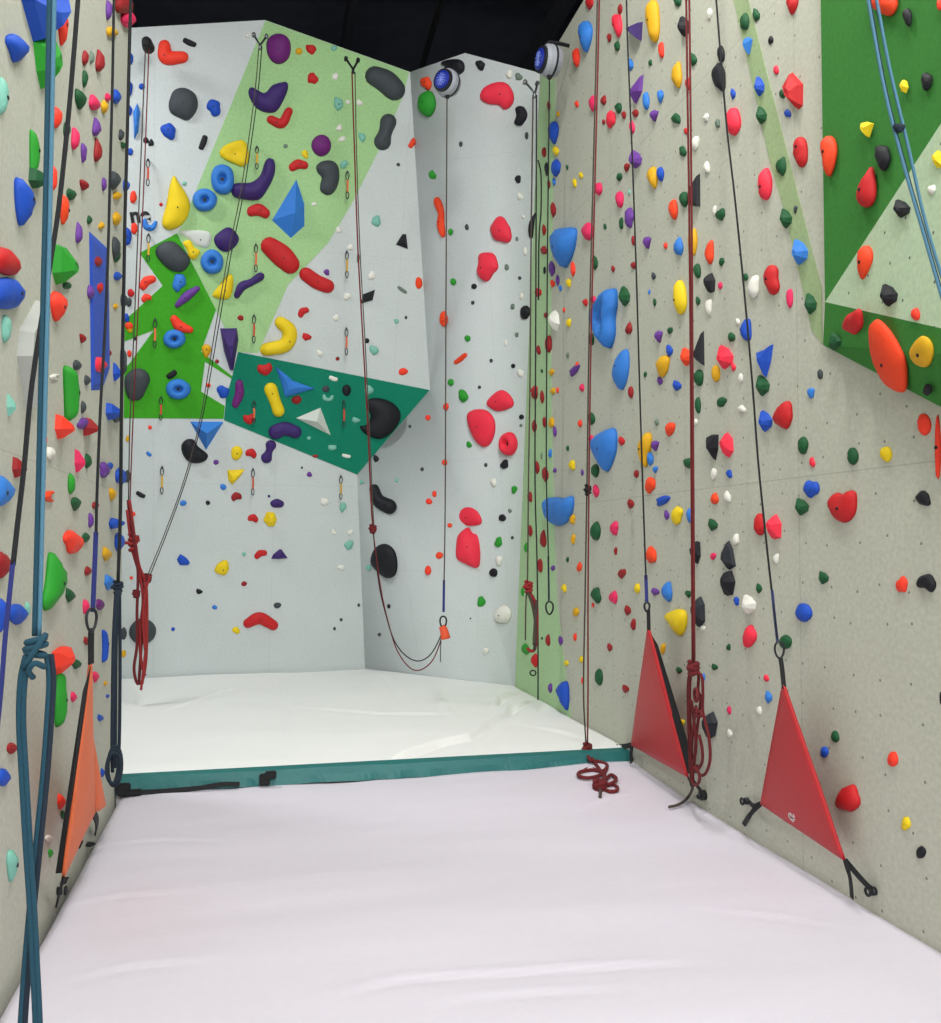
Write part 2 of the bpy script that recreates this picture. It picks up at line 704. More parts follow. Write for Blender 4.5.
def dome2(P, pf, style, pmax=None):
    """rounded body over any outline: height follows the distance to the outline"""
    if area2(P) < 0:
        P = P[::-1]
    P = resample(P, 48 if len(P) > 24 else 26)
    k = len(P)
    xs = [p.x for p in P]
    ys = [p.y for p in P]
    ext = min(max(xs) - min(xs), max(ys) - min(ys))

    def bd(p):
        best = 1e9
        for i in range(k):
            a, b = P[i], P[(i + 1) % k]
            ab = b - a
            t = max(0, min(1, (p - a).dot(ab) / max(ab.length_squared, 1e-12)))
            d = (p - a - ab * t).length_squared
            if d < best:
                best = d
        return math.sqrt(best)

    def ins(p):
        c = False
        for i in range(k):
            a, b = P[i], P[i - 1]
            if (a.y > p.y) != (b.y > p.y) and p.x < (b.x - a.x) * (p.y - a.y) / (b.y - a.y) + a.x:
                c = not c
        return c
    st = ext / (9 if k > 30 else 5)
    I = []
    y = min(ys) + st * .5
    row = 0
    while y < max(ys):
        x = min(xs) + st * (.5 if row % 2 else 0)
        while x < max(xs):
            p = Vector((x, y))
            if ins(p):
                d = bd(p)
                if d > st * .55:
                    I.append((p, d))
            x += st
        y += st * .87
        row += 1
    tm = max([d for _, d in I] + [ext * .3])
    ring = []
    for i in range(k):
        t = (P[(i + 1) % k] - P[i - 1]).normalized()
        p = P[i] + Vector((-t.y, t.x)) * tm * .07
        d = bd(p)
        if ins(p) and d > tm * .05:
            ring.append((p, d))
    allp = P + [p for p, _ in ring] + [p for p, _ in I]
    dist = [0.0] * k + [d for _, d in ring] + [d for _, d in I]
    p_ = pf * tm if pmax is None else pmax
    vo, eo, fo, ov, oe, of = delaunay_2d_cdt(allp, [(i, (i + 1) % k) for i in range(k)], [list(range(k))], 1, 1e-6)
    bm = bmesh.new()
    sd_ = (P[0].x * 91.7 + P[5].y * 57.3 + len(I)) * 3

    def hgt(x_, p):
        x_ = min(1, x_)
        if style == 'flat':
            h = min(1, x_ * 6)
        elif style == 'scoop':
            h = math.sqrt(1 - (1 - min(1, x_ * 2.2)) ** 2)
            if x_ > .42:
                h -= .8 * (1 - math.cos(min(1, (x_ - .42) / .4) * PI)) / 2
        else:
            h = math.sqrt(1 - (1 - x_) ** 2)
        nz = noise.noise(Vector((p.x / tm * .9 + sd_, p.y / tm * .9, sd_))) * .13 + noise.noise(Vector((p.x / tm * 2.6, p.y / tm * 2.6 + sd_, 1))) * .05
        return h * (1 + nz * (0 if style == 'flat' else 1))
    V = []
    for i, q in enumerate(vo):
        src = ov[i][0] if ov[i] else 0
        V.append(bm.verts.new((q.x, q.y, p_ * hgt(dist[src] / tm, q) if dist[src] > 0 else 0)))
    for f in fo:
        try:
            bm.faces.new([V[i] for i in f])
        except ValueError:
            pass
    rim = []
    for i in range(k):
        for j, o_ in enumerate(ov):
            if i in o_:
                if not rim or rim[-1] != j:
                    rim.append(j)
                break
    try:
        bm.faces.new([V[i] for i in rim[::-1]])
    except ValueError:
        pass
    if I:
        bp_, bd_ = max(I, key=lambda z: z[1])
        bpos = (bp_.x, bp_.y, p_ * hgt(bd_ / tm, bp_) - .001)
    else:
        bpos = (sum(xs) / k, sum(ys) / k, p_ * .9)
    return bm, p_, bpos


def dome_mesh(P, pf=.8, style='dome', pmax=None):
    """P: outline in metres (hold plane). returns bmesh, protrusion"""
    bm = bmesh.new()
    if style == 'facet':
        if area2(P) < 0:
            P = P[::-1]
        c = sum(P, Vector((0, 0))) / len(P)
        rad = sum((p - c).length for p in P) / len(P)
        p_ = pf * rad if pmax is None else pmax
        c2 = c + (P[1] - c) * .12
        v0 = [bm.verts.new((p.x, p.y, 0)) for p in P]
        v1 = [bm.verts.new((c.x + (p.x - c.x) * .86, c.y + (p.y - c.y) * .86, p_ * .42)) for p in P]
        v2 = [bm.verts.new((c2.x + (p.x - c.x) * .28, c2.y + (p.y - c.y) * .28, p_ * (.95 if i % 2 else 1.0))) for i, p in enumerate(P)]
        k = len(P)
        for a, b in ((v0, v1), (v1, v2)):
            for i in range(k):
                bm.faces.new((a[i], a[(i + 1) % k], b[(i + 1) % k], b[i]))
        bm.faces.new(v2)
        bm.faces.new(v0[::-1])
        return bm, p_, (c2.x, c2.y, p_)
    if style == 'pyramid':
        if area2(P) < 0:
            P = P[::-1]
        c = sum(P, Vector((0, 0))) / len(P)
        rad = min((p - c).length for p in P)
        p_ = pf * rad if pmax is None else pmax
        v0 = [bm.verts.new((p.x, p.y, 0)) for p in P]
        top = bm.verts.new((c.x, c.y, p_))
        k = len(P)
        for i in range(k):
            bm.faces.new((v0[i], v0[(i + 1) % k], top))
        bm.faces.new(v0[::-1])
        return bm, p_, (c.x, c.y, p_)
    if style == 'hollow':
        if area2(P) < 0:
            P = P[::-1]
        c = sum(P, Vector((0, 0))) / len(P)
        rad = sum((p - c).length for p in P) / len(P)
        p_ = pf * rad * .9
        prof = [(1, 0), (1.0, .3), (.92, .65), (.76, .92), (.58, 1.0), (.42, .93), (.33, .7), (.28, .3)]
        rings = [[bm.verts.new((c.x + (p.x - c.x) * s, c.y + (p.y - c.y) * s, z * p_)) for p in P] for s, z in prof]
        bpos = (c.x, c.y, p_ * .32)
    else:
        return dome2(P, pf, style, pmax)
    k = len(P)
    for a, b in zip(rings[:-1], rings[1:]):
        for i in range(k):
            bm.faces.new((a[i], a[(i + 1) % k], b[(i + 1) % k], b[i]))
    f = bm.faces.new(rings[-1])
    bmesh.ops.triangulate(bm, faces=[f])
    bm.faces.new(rings[0][::-1])
    return bm, p_, bpos


def bolt_mesh(r=.0075):
    bm = bmesh.new()
    prof = [(r, -.004), (r, .003), (r * .85, .004), (r * .55, .004), (r * .5, .0015)]
    rings = [[bm.verts.new((a * math.cos(2 * PI * k / 10), a * math.sin(2 * PI * k / 10), z)) for k in range(10)] for a, z in prof]
    for a, b in zip(rings[:-1], rings[1:]):
        for i in range(10):
            bm.faces.new((a[i], a[(i + 1) % 10], b[(i + 1) % 10], b[i]))
    bm.faces.new(rings[-1])
    bm.faces.new(rings[0][::-1])
    me = bpy.data.meshes.new('bolt')
    bm.to_mesh(me)
    bm.free()
    me.materials.append(mat('bolt_steel', (38, 38, 42), rough=.5, metal=.3))
    return me


BOLT = bolt_mesh()

# ------------------------------------------------------------------ the holds
# every row: x y w h shape colour [tilt]; coordinates in the local frame of a crop (origin, scale)
CROPS = []
def crop(ox, oy, s, rows):
    CROPS.append((ox, oy, s, rows))


crop(0, 0, 3.935, """
255 115 55 130 d co
12 375 44 150 o mt
338 310 30 70 o dg; 318 390 50 85 l dg; 338 228 32 62 o dr; 364 225 24 52 o sg; 397 238 45 90 u dr
372 403 48 65 l pk; 424 383 25 35 r pk; 412 420 30 55 o ym; 382 498 40 75 u vi; 390 590 45 95 u dr
300 545 42 90 o pk; 332 602 30 80 d vi; 228 462 42 85 o co; 265 512 34 64 o dg; 142 700 62 85 w dg
212 700 30 100 o co; 258 825 50 120 d co2; 326 728 28 45 v dr; 280 765 40 50 l dg; 352 865 22 35 o dg; 398 887 25 30 l ym
315 915 38 85 u vi; 460 860 35 55 o ym; 500 930 36 72 o bl; 412 725 25 55 l vi; 455 710 45 75 l gy; 460 770 35 32 o ym; 497 730 28 50 o bl
485 20 70 70 o dr; 500 72 55 75 o pk; 433 40 35 80 o vi; 440 125 45 40 l ym; 527 100 30 50 o bl
512 232 25 50 r bl; 505 350 35 65 o bl; 460 380 35 60 o bl; 508 435 25 42 o bl; 478 530 25 45 o gy; 485 572 22 26 r dg; 513 597 22 30 r bl; 460 975 40 90 o gy
""")
crop(0, 250, 3.935, """
28 310 46 110 o mt; 115 358 60 50 w bl; 280 140 28 70 b dg 90; 230 222 70 120 d co; 323 348 22 38 v dr
303 453 34 42 r gy; 240 500 25 92 c wh 90; 343 512 25 40 o gy; 330 618 25 50 o gy; 245 695 60 100 w co; 325 683 50 45 l vi; 350 700 45 75 w dr 20
42 610 32 90 w mt; 72 855 50 85 w dr; 200 800 35 52 l wh; 178 748 18 45 o co; 313 830 40 95 w pk; 347 830 30 60 o dg
282 920 32 85 o gr; 218 970 45 95 c co2 90; 298 1000 40 55 d dg
380 45 40 50 r dr; 388 150 35 55 l re; 357 165 30 55 o vi; 392 450 56 66 l hp
460 20 30 60 o dg; 462 103 32 35 r bl; 488 198 30 55 o gy; 495 268 30 40 l bl; 508 300 34 35 o co2; 455 222 20 24 r ym
460 480 32 75 w bl; 487 440 30 110 o gy; 433 405 13 25 o dr; 437 635 44 70 w bl; 460 650 38 60 o gy
502 742 15 25 o ym; 413 865 42 65 l vi; 434 850 22 30 l bl; 475 890 45 72 l bl; 500 890 30 50 o gy; 443 962 30 52 d ym; 478 785 16 35 o bl; 375 1005 28 30 r dr
""")
crop(0, 500, 3.9375, """
12 255 66 110 l dr; 8 455 60 140 l bl; 66 450 74 84 o bl; 110 430 26 60 o mt
285 165 80 95 l co; 337 148 30 40 o dg; 278 375 42 60 w dg; 345 280 28 38 o dr; 340 420 30 60 o pk; 395 412 35 45 l mg
423 212 42 60 w ym; 445 92 36 45 k bl; 470 165 40 75 o bl; 435 325 50 65 w lb; 345 555 35 35 w dr; 303 645 42 45 w dg
290 775 26 42 o pk; 377 697 27 45 d pk; 415 722 15 20 r ym; 397 858 28 30 w bl; 424 772 15 15 r bl; 45 978 40 46 r dr; 487 525 25 50 o gy; 487 605 20 30 o ym; 360 80 26 60 o vi
""")
crop(0, 740, 3.6125, """
15 135 46 66 o bl; 225 222 38 60 w co; 228 270 20 32 o dg; 175 355 26 26 r wh; 183 410 20 32 d gr; 50 455 55 120 d mt; 373 118 20 35 w bl
""")
crop(120, 0, 4.277, """
297 183 62 26 b bk 25; 205 563 68 76 l bl; 400 462 62 76 l bl; 357 610 66 28 b bk -70; 112 600 28 30 w bk 30; 134 612 26 34 w bk 30; 93 370 26 28 r bl
765 220 32 30 r ym; 817 213 48 45 l re; 825 335 48 50 l re; 920 327 28 35 l wh; 935 445 42 62 l mt; 762 705 85 48 n re -10; 790 660 30 40 l ye
708 625 20 20 r sg; 275 785 20 20 r mt; 545 150 22 24 l wh
""")
crop(120, 190, 4.277, """
593 88 100 60 n re 8; 175 62 16 16 r re; 57 30 30 56 o co; 62 165 30 50 o co; 128 150 64 52 c lb 5
393 307 98 105 h lb; 363 43 106 97 h lb; 253 398 60 80 l lb; 115 392 82 46 n co -38; 112 460 46 34 n co -20; 233 637 96 80 h lb; 222 790 50 28 b bk -35
65 635 18 18 r bk; 370 690 42 60 d ym; 415 733 18 18 r dr; 378 835 22 18 r co; 620 768 66 52 n re 170
782 520 54 34 n re -40; 800 628 42 36 w re; 855 698 30 30 l wh; 923 545 30 30 l wh; 912 807 40 20 b wh 20; 932 720 14 15 r gy; 883 352 25 28 l vi; 830 60 22 18 o wh; 935 170 25 30 l wh; 515 547 28 24 o dr
40 590 30 42 o ym; 47 440 30 36 o re; 40 700 20 30 o co; 332 200 16 16 r bl; 38 480 26 40 o gy
""")
crop(320, 0, 3.921, """
415 327 48 55 l co2; 418 407 75 106 o gr; 628 257 40 42 l bk; 742 290 30 36 l wh; 780 300 30 30 l sg; 810 533 15 30 o gy; 775 703 26 32 l bk
552 565 15 22 o gy; 307 645 15 15 o gy; 362 562 42 22 b co2 -60; 440 685 32 36 l gr; 62 298 28 30 l wh; 70 410 50 60 l mt; 110 402 20 20 l wh; 155 402 26 26 l wh; 75 500 26 28 l wh
85 545 30 22 l wh; 165 540 30 40 l mt; 95 645 34 34 l mt; 55 190 26 26 l mt; 790 455 78 54 n bk 95
""")
crop(320, 190, 3.921, """
220 122 38 46 l mt; 72 155 28 32 l wh; 118 225 26 24 l wh; 202 335 30 36 l wh; 108 418 32 30 l wh; 65 500 30 30 l wh; 25 320 26 24 l vi; 388 365 28 48 o co2; 512 165 20 28 o gr; 575 145 16 25 o gy
708 155 90 106 l hp; 772 192 12 18 o sg; 655 302 90 116 l hp; 522 360 24 28 o gr; 604 378 23 22 r bk; 599 442 15 16 r gy; 732 303 18 26 o sg; 783 345 14 15 r gy
805 240 16 35 o wh; 785 25 26 30 l wh; 797 105 15 15 r wh; 805 480 43 55 o bk; 790 415 18 28 l wh; 755 457 18 24 o sg; 322 392 44 14 b sg 35; 300 515 20 20 l mt; 337 500 11 14 r gy
184 591 20 20 r bk; 212 628 38 40 l mt; 485 505 34 62 o co2; 578 582 25 26 o gr; 552 662 62 20 b co2 -38; 771 568 17 20 l sg; 728 600 12 25 o wh; 671 669 14 16 r gy; 757 690 18 18 r bk
785 718 30 32 l wh; 512 755 26 28 o gr; 625 773 14 14 r gy; 327 712 38 28 o co; 69 662 16 15 r dr; 8 632 18 20 l wh; 150 268 12 40 o sg
""")
crop(320, 380, 3.921, """
562 62 42 52 l gr; 493 105 24 30 o co; 423 148 21 22 o co; 740 250 72 92 h hp; 790 145 20 20 r bk; 788 178 13 13 r sg; 352 182 12 13 r gy; 585 253 24 26 l gr; 722 330 34 38 l bk
650 333 14 16 r gy; 680 402 28 36 l wh; 762 430 25 32 l gr; 745 513 16 16 l sg; 715 540 30 28 o bk; 488 323 22 24 o co2; 400 350 14 16 r gy; 300 393 15 16 r mt; 448 447 18 26 o co; 427 476 26 24 o co
509 570 20 18 o co2; 468 688 30 28 o co2; 423 746 26 38 o co; 698 635 34 42 l gr; 754 618 13 13 r gy; 702 708 30 42 l wh; 679 755 34 34 o bk
104 40 36 46 r bk; 193 38 38 46 w mt; 32 70 46 28 c mt 0; 22 35 30 28 r gy; 142 157 35 26 w mt; 48 265 34 22 b mt 0; 103 298 36 15 b wh 12; 220 308 22 32 w bk; 20 478 35 30 l wh; 90 500 28 40 l mt
55 597 18 24 l wh; 118 597 25 22 l wh; 113 648 38 38 l mt; 82 736 30 22 l wh; 190 735 22 26 l mt; 163 400 16 18 l mt
""")
crop(320, 570, 3.921, """
269 142 14 18 o bk; 83 195 13 13 r gy; 57 230 11 14 r gy; 232 253 14 14 r gy; 633 123 34 42 l gr; 717 172 72 72 o wh; 650 318 25 27 l wh; 152 138 11 14 r gy; 590 190 7 7 r gy
""")
crop(120, 380, 4.277, """
755 85 44 38 o dr; 888 78 48 36 c mt; 878 38 30 26 r gy; 808 248 18 18 l mt; 908 290 36 26 o mt; 835 325 26 15 o dr; 508 60 125 46 n mg 100; 552 168 50 46 n re 170
440 50 56 56 l bl; 378 18 18 18 r co; 128 203 18 18 r co; 123 317 26 16 b lb 40; 411 352 24 22 o vi; 500 312 50 62 o ye; 562 312 50 38 n re 20; 442 458 28 26 o lb; 497 497 46 36 n dr -15
810 403 24 22 l vi; 778 375 10 10 r gy; 672 527 60 38 o pu; 637 497 12 12 r pu; 88 491 44 20 b bk 28; 271 526 30 24 o lb; 376 525 20 20 r bk; 570 590 46 34 n re 15; 642 595 60 62 k ye; 600 743 58 32 n re -25
682 745 70 42 t pu; 272 773 58 46 w bl 20; 435 803 64 66 l ye; 531 744 18 18 r mt; 880 522 32 28 l wh; 918 650 28 30 l wh; 50 572 36 34 w co; 250 38 106 86 h lb; 937 795 10 20 o wh
""")
crop(110, 570, 4.091, """
366 88 28 24 w bk; 549 56 24 20 o dr; 428 152 22 18 o lb; 516 247 32 30 l ye; 258 242 16 16 r bl; 685 145 32 24 o gy; 133 250 112 105 r gy; 918 238 11 20 o gy; 87 32 14 14 r co
""")
crop(500, 0, 4.705, """
420 20 42 52 d re; 395 173 84 150 d lb; 356 272 42 90 o co; 563 42 28 50 l dr; 545 122 64 112 l hp; 512 178 26 42 o dr; 549 217 32 50 o dg
716 100 75 206 o ym; 835 10 38 44 o dg; 757 237 32 78 o co; 705 295 22 34 l dg; 612 304 36 62 w lb; 907 280 44 66 w dg; 830 352 56 130 l ym; 686 475 38 86 o lb; 752 455 38 62 d lb; 727 545 40 56 v vi
827 557 48 52 l dg; 883 395 32 62 o re; 435 488 46 80 o pk; 485 472 32 48 l dr; 556 510 36 52 o dg; 581 542 26 38 o dr; 518 563 54 88 l hp; 487 574 18 26 o dr; 637 533 32 38 o dr; 620 600 32 72 w pk; 360 490 22 32 o co
228 498 24 50 w dr; 272 537 18 28 o ym; 247 625 60 110 d bl; 205 717 28 50 o dr; 262 712 34 48 l ye; 262 790 50 86 l bl; 218 795 32 70 w bk; 252 855 22 42 w lb; 228 868 24 50 w dr; 315 788 16 28 w dg
380 825 24 32 l ye; 348 862 26 44 l ye; 562 834 30 40 l dg; 597 788 30 42 l dr; 640 750 58 88 w vi; 712 835 62 106 l ym; 752 820 42 70 o bl; 873 617 22 32 o re; 860 712 40 52 l dg; 915 675 46 70 l wh; 463 890 40 62 o pk; 608 905 14 26 o mt; 868 125 58 100 w bk
""")
crop(500, 190, 4.705, """
560 45 46 80 o pk; 247 93 36 76 w dr; 205 188 30 58 w dr; 208 283 34 42 l dr; 410 195 60 86 o pk; 240 370 42 78 w vi; 210 378 16 38 o bk; 342 372 28 76 w co; 322 438 28 42 l ye; 270 425 22 56 w vi; 283 462 18 30 o lb; 247 440 26 38 w co
180 482 36 45 l re; 217 590 22 28 l dr; 255 615 52 100 k wh; 300 565 14 24 o co; 322 625 28 42 l ye; 227 725 36 84 o dr; 181 753 28 46 l dr; 340 845 36 88 n vi 60; 362 825 20 34 o co2; 317 777 16 26 o sg; 243 858 26 34 l ym; 385 930 26 38 o pk
445 342 34 72 w dg; 493 172 18 30 l dg; 531 372 22 36 w dr; 587 500 52 98 w dg; 438 515 30 34 o pk; 400 530 28 36 l re; 427 702 34 60 o dg; 605 650 38 58 l dr; 606 130 52 98 l vi; 569 157 24 58 o dg
627 238 22 46 o dr; 628 355 28 34 o dr; 813 92 50 98 o co2; 862 45 46 76 o dg; 693 248 40 60 v vi; 778 263 22 32 o co; 838 265 52 90 l lb; 907 245 46 130 o ym; 925 380 42 70 o dg; 722 405 26 38 w gy; 702 480 14 24 o lb; 727 528 20 40 w dg
845 505 72 165 o ye; 930 522 28 46 w dg; 747 690 40 58 v vi; 800 663 28 32 l dg; 796 755 38 60 w bl; 763 830 74 106 l ym; 752 898 30 42 w vi; 833 920 46 52 w bl; 878 785 58 90 w co2; 683 868 18 28 l dg; 197 852 14 20 o dg; 160 940 40 40 l re
""")
crop(500, 380, 4.705, """
163 62 36 60 l dr; 198 80 26 68 w dr; 247 52 26 34 l ym; 270 48 14 30 o co; 383 50 28 62 o pk; 615 58 28 58 o dr; 376 205 22 36 o co; 430 182 38 64 w dg; 160 218 32 64 w dr; 208 198 28 56 w dr; 240 200 32 52 l ym; 257 243 22 54 w vi; 236 345 20 44 o lb
318 322 16 26 o dg; 337 400 36 50 l ye; 258 425 18 24 o vi; 386 435 18 34 w vi; 428 275 26 34 o pk; 572 287 34 46 w re; 447 427 42 64 o dg; 173 412 32 66 w dr; 211 445 42 76 w dr; 450 522 38 66 w pk; 139 550 30 50 l dr; 340 655 32 48 l ym; 448 710 54 90 o dg
535 698 46 70 l pk; 141 710 30 60 w dr; 201 745 40 84 u dr; 342 748 28 50 l ym; 187 873 32 68 o dr; 317 846 16 26 o dg; 250 885 24 28 o vi; 372 880 30 48 l co2; 543 805 20 38 l dr; 574 912 40 46 l dr; 615 582 36 48 w dr; 641 442 26 38 o dr; 732 310 38 50 v vi
705 370 38 74 w lb; 732 422 26 34 v lb; 800 232 52 66 l co2; 737 200 22 32 o sg; 705 495 56 80 l co2; 710 822 56 84 l co2; 783 635 30 50 w vi; 832 638 62 88 l ye; 895 638 42 74 o lb; 885 392 48 50 l dg; 930 118 32 80 o dg; 923 812 44 110 k bk; 122 788 22 46 o gr
757 565 42 96 n bl 75; 196 358 12 36 o sg
""")
crop(500, 570, 3.921, """
376 100 44 64 l dg; 250 72 24 34 l ye; 537 72 26 40 o ye; 298 165 28 36 l ym; 443 107 38 54 l pk; 364 138 12 20 o co; 500 158 30 42 w dr; 521 213 24 46 o dr; 610 85 34 32 w vi; 652 85 50 82 l lb; 780 165 50 126 k bk2; 738 95 26 30 l dg; 795 228 22 22 l wh
187 275 24 48 o dr; 236 277 22 42 w vi; 293 263 16 32 o co; 430 303 24 34 w dr; 260 365 20 22 o ye; 318 350 20 26 o ye; 386 420 36 66 o dg; 323 433 14 30 o co; 493 466 30 34 w dr; 196 463 22 40 o vi; 637 310 26 46 l ym; 708 603 36 38 l ye; 703 393 26 28 w dg
842 380 28 28 w dg; 895 302 20 28 l dg; 795 422 20 34 o lb; 823 608 64 108 k bk2; 898 550 18 34 o pk; 900 640 22 34 l wh; 925 122 26 36 l bl; 893 52 62 100 k bk; 88 85 16 36 o gr; 102 310 34 46 l gr; 135 355 32 56 o re; 165 268 10 14 o dg
""")
crop(680, 0, 5.113, """
150 72 32 62 l wh; 208 275 44 88 o bk; 190 395 88 150 l bk; 330 110 58 92 o dg; 388 77 46 72 w dg; 350 235 50 92 v lb; 463 205 32 46 l bk; 490 358 32 48 o hp; 570 22 72 110 d re; 522 480 36 48 o dg; 550 578 40 44 l bl
270 480 32 60 w bl; 411 442 50 108 w bl; 420 590 58 98 w dg; 270 622 88 146 o hp; 190 630 32 46 l sg; 132 600 34 42 l wh; 75 730 44 68 l wh; 135 855 36 62 l wh; 612 778 86 160 o re; 517 850 62 106 l dg; 435 940 78 168 o hp
""")
crop(680, 190, 5.113, """
205 125 54 68 l dg; 175 105 24 50 l wh; 148 318 52 128 l co2; 88 412 50 78 o dg; 212 368 32 44 l dg; 152 475 60 106 k bk; 205 490 26 38 o pk; 95 565 46 54 v dg; 145 600 40 86 l wh; 333 445 34 40 o dg; 373 495 68 120 l wh; 463 460 98 156 l re
335 715 64 116 l bl; 295 675 26 38 l wh; 264 752 40 50 l dg; 93 960 56 86 o dg; 232 855 86 126 w hp; 183 938 48 90 o ym; 272 905 30 50 w hp; 308 962 30 50 l wh; 560 555 38 100 o pk; 545 145 66 106 w dg; 592 100 28 44 l gy; 617 318 86 138 w lb
672 582 64 116 w dg; 716 942 32 52 o gy
""")
crop(680, 380, 5.113, """
102 130 54 80 o dg; 215 113 54 52 l dg; 317 148 42 40 l wh; 438 210 72 112 w bl; 523 180 110 146 l re; 238 332 74 130 k hp; 172 480 34 64 l wh; 250 480 36 44 l bl; 177 605 44 60 l co2; 240 595 42 62 l wh; 168 740 54 66 w dg; 282 815 42 60 l wh
170 902 32 38 l pk; 668 67 42 54 l lb; 628 335 58 92 o dg; 675 420 36 54 l hp; 672 558 86 94 l bl; 625 648 72 92 w dg; 406 738 64 116 o re; 482 750 76 130 k hp; 490 915 34 56 l wh; 424 28 72 112 w dg; 80 215 22 36 l wh
""")
crop(790, 380, 3.934, """
247 300 48 70 o dg; 377 292 52 62 o ye; 528 175 58 88 o co; 582 262 26 262 o co; 523 465 64 62 l bk; 438 803 52 66 l co; 540 795 78 66 n bk 20; 132 778 44 54 w dg; 55 915 68 74 o bl; 540 38 38 48 o bk
""")
crop(680, 570, 3.934, """
310 72 28 42 w dg; 272 135 56 80 w wh; 272 260 64 92 l hp; 190 302 22 28 o dg; 415 283 52 56 r dg; 340 425 24 28 l hp; 348 500 32 52 w lb; 310 553 24 34 l wh; 568 716 36 44 o bl
""")
crop(780, 620, 3.006, """
165 350 28 36 o dg; 203 535 80 84 l re; 338 418 36 46 o co; 378 612 32 42 l ye; 424 698 32 38 o bk; 483 235 8 40 o bk
""")
crop(800, 0, 5.113, """
430 15 146 138 l co2; 545 90 56 96 l bk; 533 442 46 70 k ye; 645 418 66 96 l bk; 345 662 68 80 v ye; 145 800 92 212 d co2; 418 808 92 136 l bk; 705 815 54 96 k ye; 672 970 44 52 l wh; 345 957 106 214 u re 14; 712 25 30 60 o co
""")
crop(800, 190, 5.113, """
525 95 82 96 w bk; 458 538 88 118 w bk; 590 635 50 66 o co; 268 672 115 136 l re; 180 775 60 92 w dg; 325 372 86 178 d co2 12
""")

# traced holds: crop origin+scale, kind, colour, style, points, landmark name, label
BIG = []
def big(ox, oy, s, kind, col, style, pts, lm, label, pf=None, name='climbing_hold'):
    BIG.append((ox, oy, s, kind, col, style, pts, lm, label, pf, name))


C5 = (120, 0, 4.277); C6 = (320, 0, 3.921); C7 = (120, 190, 4.277); C8 = (320, 190, 3.921); C9 = (120, 380, 4.277); C10 = (320, 380, 3.921); C11 = (110, 570, 4.091)
big(*C5, 'S', 'co', 'dome', [(190, 195, 26), (198, 245, 32), (268, 245, 26)], 'bent coral hold', 'bent coral red hold at the top left of the back wall')
big(*C5, 'P', 'gy', 'dome', [(212, 425), (232, 385), (275, 375), (318, 398), (334, 440), (325, 480), (292, 516), (255, 505), (218, 485), (208, 455)], 'big grey ball hold', 'big dark grey boulder hold under the bent coral hold, top left', .6)
big(*C5, 'P', 'mg', 'dome', [(626, 180), (650, 150), (690, 144), (722, 165), (732, 205), (722, 250), (690, 274), (655, 268), (630, 232)], 'round purple top hold', 'large round magenta purple hold at the very top of the pale green area', .65)
big(*C5, 'P', 'pu', 'dome', [(548, 400), (560, 372), (590, 385), (620, 398), (650, 365), (690, 352), (716, 352), (718, 385), (695, 440), (665, 480), (615, 480), (575, 455)], 'purple bowtie hold', 'large dark purple two-lobed hold above the bent red hold, pale green area', .7)
big(*C5, 'S', 're', 'dome', [(645, 512, 19), (692, 528, 22), (722, 476, 18)], 'bent red top hold', 'bent bright red hold directly below the large purple two-lobed hold')
big(*C5, 'P', 'ye', 'scoop', [(423, 655), (450, 620), (520, 598), (545, 625), (552, 680), (530, 714), (490, 702), (445, 682)], 'yellow eye hold', 'large yellow hold with a dark central slot, above two blue rings', .5)
big(*C5, 'P', 'lb', 'hollow', [(390, 750), (405, 715), (440, 704), (475, 720), (488, 765), (480, 812), (450, 832), (412, 822), (393, 790)], 'upper blue ring hold', 'round blue ring hold just under the yellow slotted hold', .7)
big(*C5, 'P', 'mg', 'dome', [(817, 620), (832, 588), (862, 575), (892, 588), (904, 622), (892, 655), (860, 670), (830, 655)], 'small purple ball hold', 'round magenta purple ball hold above the dark kidney, pale green area', .8)
big(*C5, 'P', 'gy', 'dome', [(838, 712), (862, 690), (905, 686), (934, 712), (938, 770), (918, 820), (888, 836), (858, 820), (855, 790), (862, 760), (845, 740)], 'charcoal kidney hold', 'charcoal kidney hold beside the purple ball on the pale green area', .6)
big(*C5, 'P', 'pu', 'dome', [(475, 800), (500, 782), (560, 780), (600, 748), (620, 690), (640, 675), (662, 690), (662, 745), (632, 810), (592, 856), (520, 852), (482, 838)], 'purple boomerang hold', 'large purple boomerang hold left of the blue pyramid', .8)
big(*C7, 'P', 'ye', 'dome', [(233, -63), (252, -30), (280, 10), (300, 60), (292, 110), (262, 152), (215, 172), (185, 160), (180, 128), (196, 70), (208, 0), (220, -45)], 'tall yellow shark-fin hold', 'tall yellow fin-shaped hold at the left of the back wall', .75)
big(*C7, 'P', 'lb', 'pyramid', [(755, -48), (790, 60), (790, 155), (730, 208), (648, 130)], 'blue pyramid volume', 'tall blue pyramid volume above the two big red holds', .9, 'climbing_volume')
big(*C7, 'P', 'pu', 'dome', [(400, 208), (430, 175), (470, 158), (508, 200), (500, 235), (460, 265), (420, 252)], 'purple five-sided hold', 'dark purple five-sided hold right above a blue ring hold', .7)
big(*C7, 'P', 'ye', 'dome', [(268, 225), (300, 214), (318, 245), (344, 262), (322, 298), (296, 290), (285, 255)], 'small yellow crescent hold', 'yellow crescent hold between the grey boulder and blue ring', .7)
big(*C7, 'P', 'wh', 'flat', [(250, 175), (383, 178), (378, 245), (330, 240), (300, 215)], 'pale grey volume', 'pale grey flat volume with a small blue hold, top of bright green area', .25, 'climbing_volume')
big(*C7, 'P', 'ye', 'dome', [(395, 445), (430, 400), (465, 358), (485, 375), (480, 440), (460, 468), (410, 462)], 'yellow pinch hold', 'yellow triangular pinch hold on the slanting rope line, pale green area', .7)
